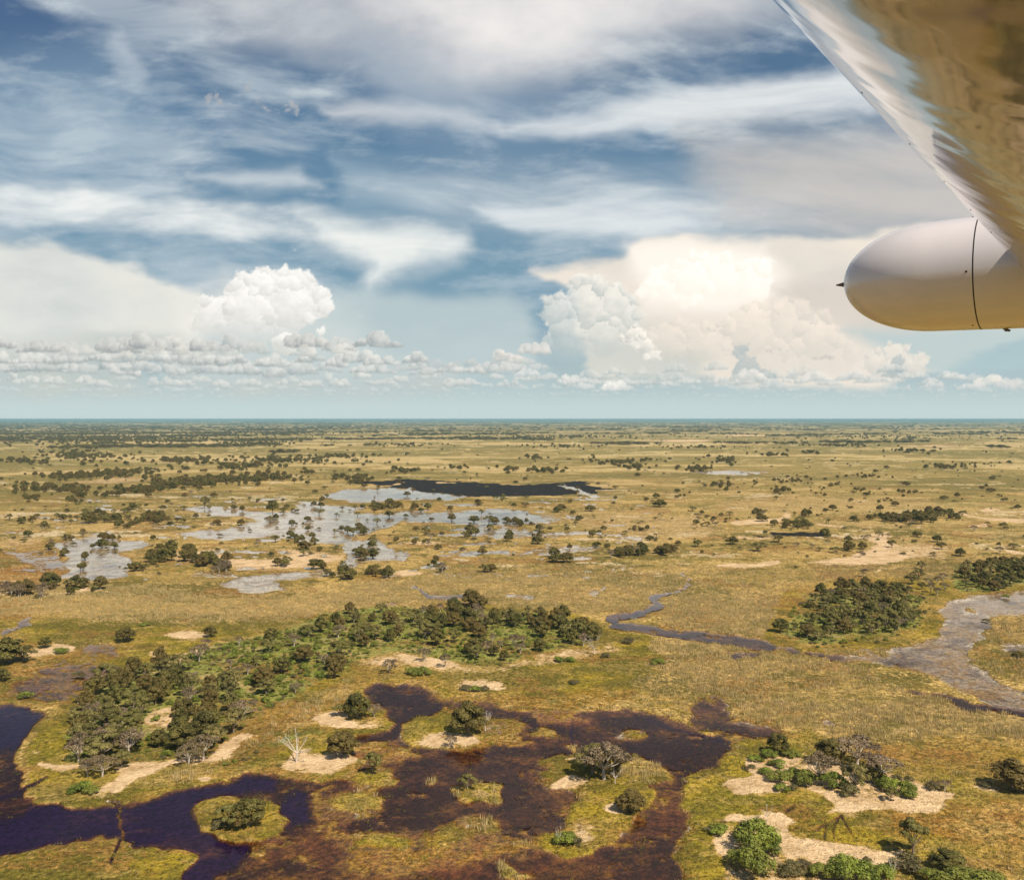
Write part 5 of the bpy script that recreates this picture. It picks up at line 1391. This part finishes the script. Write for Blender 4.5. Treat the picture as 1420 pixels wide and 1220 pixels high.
scatter('marsh_grass', np.stack([rx_[:n_], ry_[:n_], np.full(n_, .2)], 1), np.stack([hh * 2.2, hh * 2.2, hh], 1), g_.uniform(0, 6.28, n_), g_.choice([0, 1], n_), [tuft(3, 14, 1, .5, GRASM), tuft(4, 14, 1, .6, GRASM)])

# ------------------------------------------------------------------ the aircraft the picture is taken from
def build_aircraft():
    s = np.array([.592, .806, 0.0]); s /= np.linalg.norm(s)
    fw = np.array([-s[1], s[0], 0.0]); up = np.array([0, 0, 1.0])
    root = bpy.data.objects.new('light_aircraft', None); COL.objects.link(root)
    base = np.array([2.97, 5.30, HC + 1.004])
    root.location = tuple(base)
    tag(root, 'white high wing and rounded tip tank of the light aircraft at the upper right', 'aircraft')
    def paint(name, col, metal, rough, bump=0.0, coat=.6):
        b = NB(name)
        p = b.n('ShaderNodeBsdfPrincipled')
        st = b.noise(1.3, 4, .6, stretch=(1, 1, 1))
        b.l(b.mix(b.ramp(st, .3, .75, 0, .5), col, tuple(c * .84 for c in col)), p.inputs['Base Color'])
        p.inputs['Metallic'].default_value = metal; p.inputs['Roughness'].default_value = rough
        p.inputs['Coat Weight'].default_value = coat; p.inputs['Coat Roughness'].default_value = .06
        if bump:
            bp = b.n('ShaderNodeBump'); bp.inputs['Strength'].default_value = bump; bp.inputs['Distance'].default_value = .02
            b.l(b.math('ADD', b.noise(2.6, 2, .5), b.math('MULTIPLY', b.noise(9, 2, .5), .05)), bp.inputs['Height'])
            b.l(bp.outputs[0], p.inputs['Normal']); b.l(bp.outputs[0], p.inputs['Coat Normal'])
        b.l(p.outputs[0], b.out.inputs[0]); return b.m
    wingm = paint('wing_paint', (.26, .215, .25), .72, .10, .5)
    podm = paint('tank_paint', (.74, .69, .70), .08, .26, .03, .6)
    dark = paint('seal_dark', (.05, .04, .035), 0, .6, 0, 0)
    steel = paint('probe_dark', (.12, .11, .11), .6, .35, 0, 0)
    # wing section: x aft of the leading edge, z about the chord line
    # (lower front shaped as one long shallow curve to widen the tank's reflection)
    c = 2.3; inc = math.radians(4)
    xl = np.concatenate([[0, .004, .010], np.linspace(.02, .5, 26), np.linspace(.53, 1.0, 14), np.linspace(1.1, c, 14)])
    def slope(x):
        if x < .02: return math.radians(78 - 24 * x / .02)
        if x < .5: return math.radians(54 - 38 * ((x - .02) / .48) ** .85)
        if x < 1.0: return math.radians(16 - 15 * (x - .5) / .5)
        return math.radians(1 - 9 * (x - 1.0) / 1.3)
    zl = [0.0]
    for i in range(1, len(xl)): zl.append(zl[-1] - math.tan(slope((xl[i] + xl[i - 1]) / 2)) * (xl[i] - xl[i - 1]))
    lower = np.stack([xl, np.array(zl)], 1)
    xu = xl; yu = np.interp(xu, [0, .01, .05, .15, .4, .8, 1.5, c], [0, .03, .065, .10, .13, .10, -.02, zl[-1] + .004])
    upper = np.stack([xu, yu], 1)
    sec = np.concatenate([upper[::-1], lower[1:]])
    def loft(name, s0, s1, n, mat, k=1.0):
        V = []; ss = np.linspace(s0, s1, n)
        for q in ss:
            for (x_, z_) in sec:
                x, z = x_ * math.cos(inc) + z_ * math.sin(inc), z_ * math.cos(inc) - x_ * math.sin(inc)
                V.append(q * s - (x * k + (0 if k == 1 else .01)) * fw + z * k * up)
        m = len(sec); Fc = []
        for i in range(n - 1):
            for j in range(m - 1): Fc.append((i * m + j, i * m + j + 1, (i + 1) * m + j + 1, (i + 1) * m + j))
        return link(name, make_mesh(name, np.array(V), np.array(Fc), [mat], True), root)
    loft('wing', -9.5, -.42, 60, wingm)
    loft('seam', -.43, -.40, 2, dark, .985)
    loft('wing_tip', -.412, .35, 6, wingm)
    # tip tank: turned about an axis along the line of flight
    P0 = np.array([3.15, 5.54, HC + .93]) - base
    def rad(d):
        if d <= 0: return 0.0
        if d < .6: return .355 * math.sqrt(max(0, 1 - (1 - d / .6) ** 2.1))
        if d < 1.9: return .355 + .012 * min((d - .6) / .5, 1)
        return .367 * max(0.02, math.cos((d - 1.9) / 1.9 * 1.45))
    nose = P0 + fw * 1.05
    def turned(name, ds, mat, off=0.0, parent=root, n=72):
        V, Fc = [], []
        for d in ds:
            r = rad(d) + off
            for k_ in range(n):
                a = 2 * math.pi * k_ / n
                V.append(nose - fw * d + max(r, .0005) * (math.cos(a) * -s + math.sin(a) * up))
        for i in range(len(ds) - 1):
            for k_ in range(n): Fc.append((i * n + k_, i * n + (k_ + 1) % n, (i + 1) * n + (k_ + 1) % n, (i + 1) * n + k_))
        return link(name, make_mesh(name, np.array(V), np.array(Fc), [mat], True), parent)
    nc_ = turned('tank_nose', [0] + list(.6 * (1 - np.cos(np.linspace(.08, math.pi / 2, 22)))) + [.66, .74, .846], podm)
    turned('tank_body', [.854, .9, 1.0, 1.2, 1.5] + list(np.linspace(1.9, 3.79, 14)), podm)
    turned('seam', [.842, .858], dark, -.004)
    # screws on the tank: shallow domed heads
    def dome(name, p, nrm, r, mat, parent):
        nrm = nrm / np.linalg.norm(nrm); u = np.cross(nrm, up); u /= np.linalg.norm(u); w = np.cross(nrm, u)
        V = [p + nrm * r * .35]; Fc = []
        for (q, h) in ((.6, .28), (1.0, 0.0), (1.0, -.4)):
            for k_ in range(10):
                a = 2 * math.pi * k_ / 10; V.append(p + nrm * r * h + r * q * (math.cos(a) * u + math.sin(a) * w))
        bm_f = [(0, 1 + k_, 1 + (k_ + 1) % 10, 0) for k_ in range(10)]
        me = bpy.data.meshes.new(name)
        fc = [(0, 1 + k_, 1 + (k_ + 1) % 10) for k_ in range(10)]
        for i in (0, 1):
            for k_ in range(10): a_, b_ = 1 + i * 10 + k_, 1 + i * 10 + (k_ + 1) % 10; fc.append((a_, a_ + 10, b_ + 10, b_))
        me.from_pydata([tuple(v) for v in V], [], fc); me.materials.append(mat)
        return link(name, me, parent)
    for phi in (66, 22, -6, -38, -72):
        for dd in (.815,):
            a = math.radians(phi); nn = math.cos(a) * -s + math.sin(a) * up
            if phi in (66, -6, -72): dome('screw', nose - fw * dd + nn * rad(dd), nn, .0075, dark, nc_)
    # nose probe and a small drain under the tank
    mb = MB(); mb.tube(nose - fw * .03 - up * .0, nose + fw * .016, .017, .016, 12); mb.tube(nose + fw * .016, nose + fw * .06, .014, .004, 12)
    link('nose_probe', make_mesh('nose_probe', np.array(mb.v), np.array(mb.f), [steel], True), root)
    pd = nose - fw * .98 + up * -(rad(.98)); mb = MB(); mb.limb([pd + up * .02, pd - up * .006, pd - up * .014 - fw * .03], .016, .006, 8)
    link('fuel_drain', make_mesh('fuel_drain', np.array(mb.v), np.array(mb.f), [steel], True), root)
    # rivet heads along the leading edge
    def on_lower(i):
        (x_, z_), (x2, z2) = lower[i], lower[i + 1]
        f_ = lambda x, z: -(x * math.cos(inc) + z * math.sin(inc)) * fw + (z * math.cos(inc) - x * math.sin(inc)) * up
        p0, p1 = f_(x_, z_), f_(x2, z2); t_ = p1 - p0
        return p0, np.cross(s, t_) if np.dot(np.cross(s, t_), up) < 0 else -np.cross(s, t_)
    for q in np.linspace(-3.9, -.5, 16):
        p, nn = on_lower(3); dome('rivet', p + q * s, nn, .0045, dark, root)
    for q in np.linspace(-3.7, -.6, 7):
        p, nn = on_lower(9); dome('rivet', p + q * s, nn, .0035, dark, root)
build_aircraft()
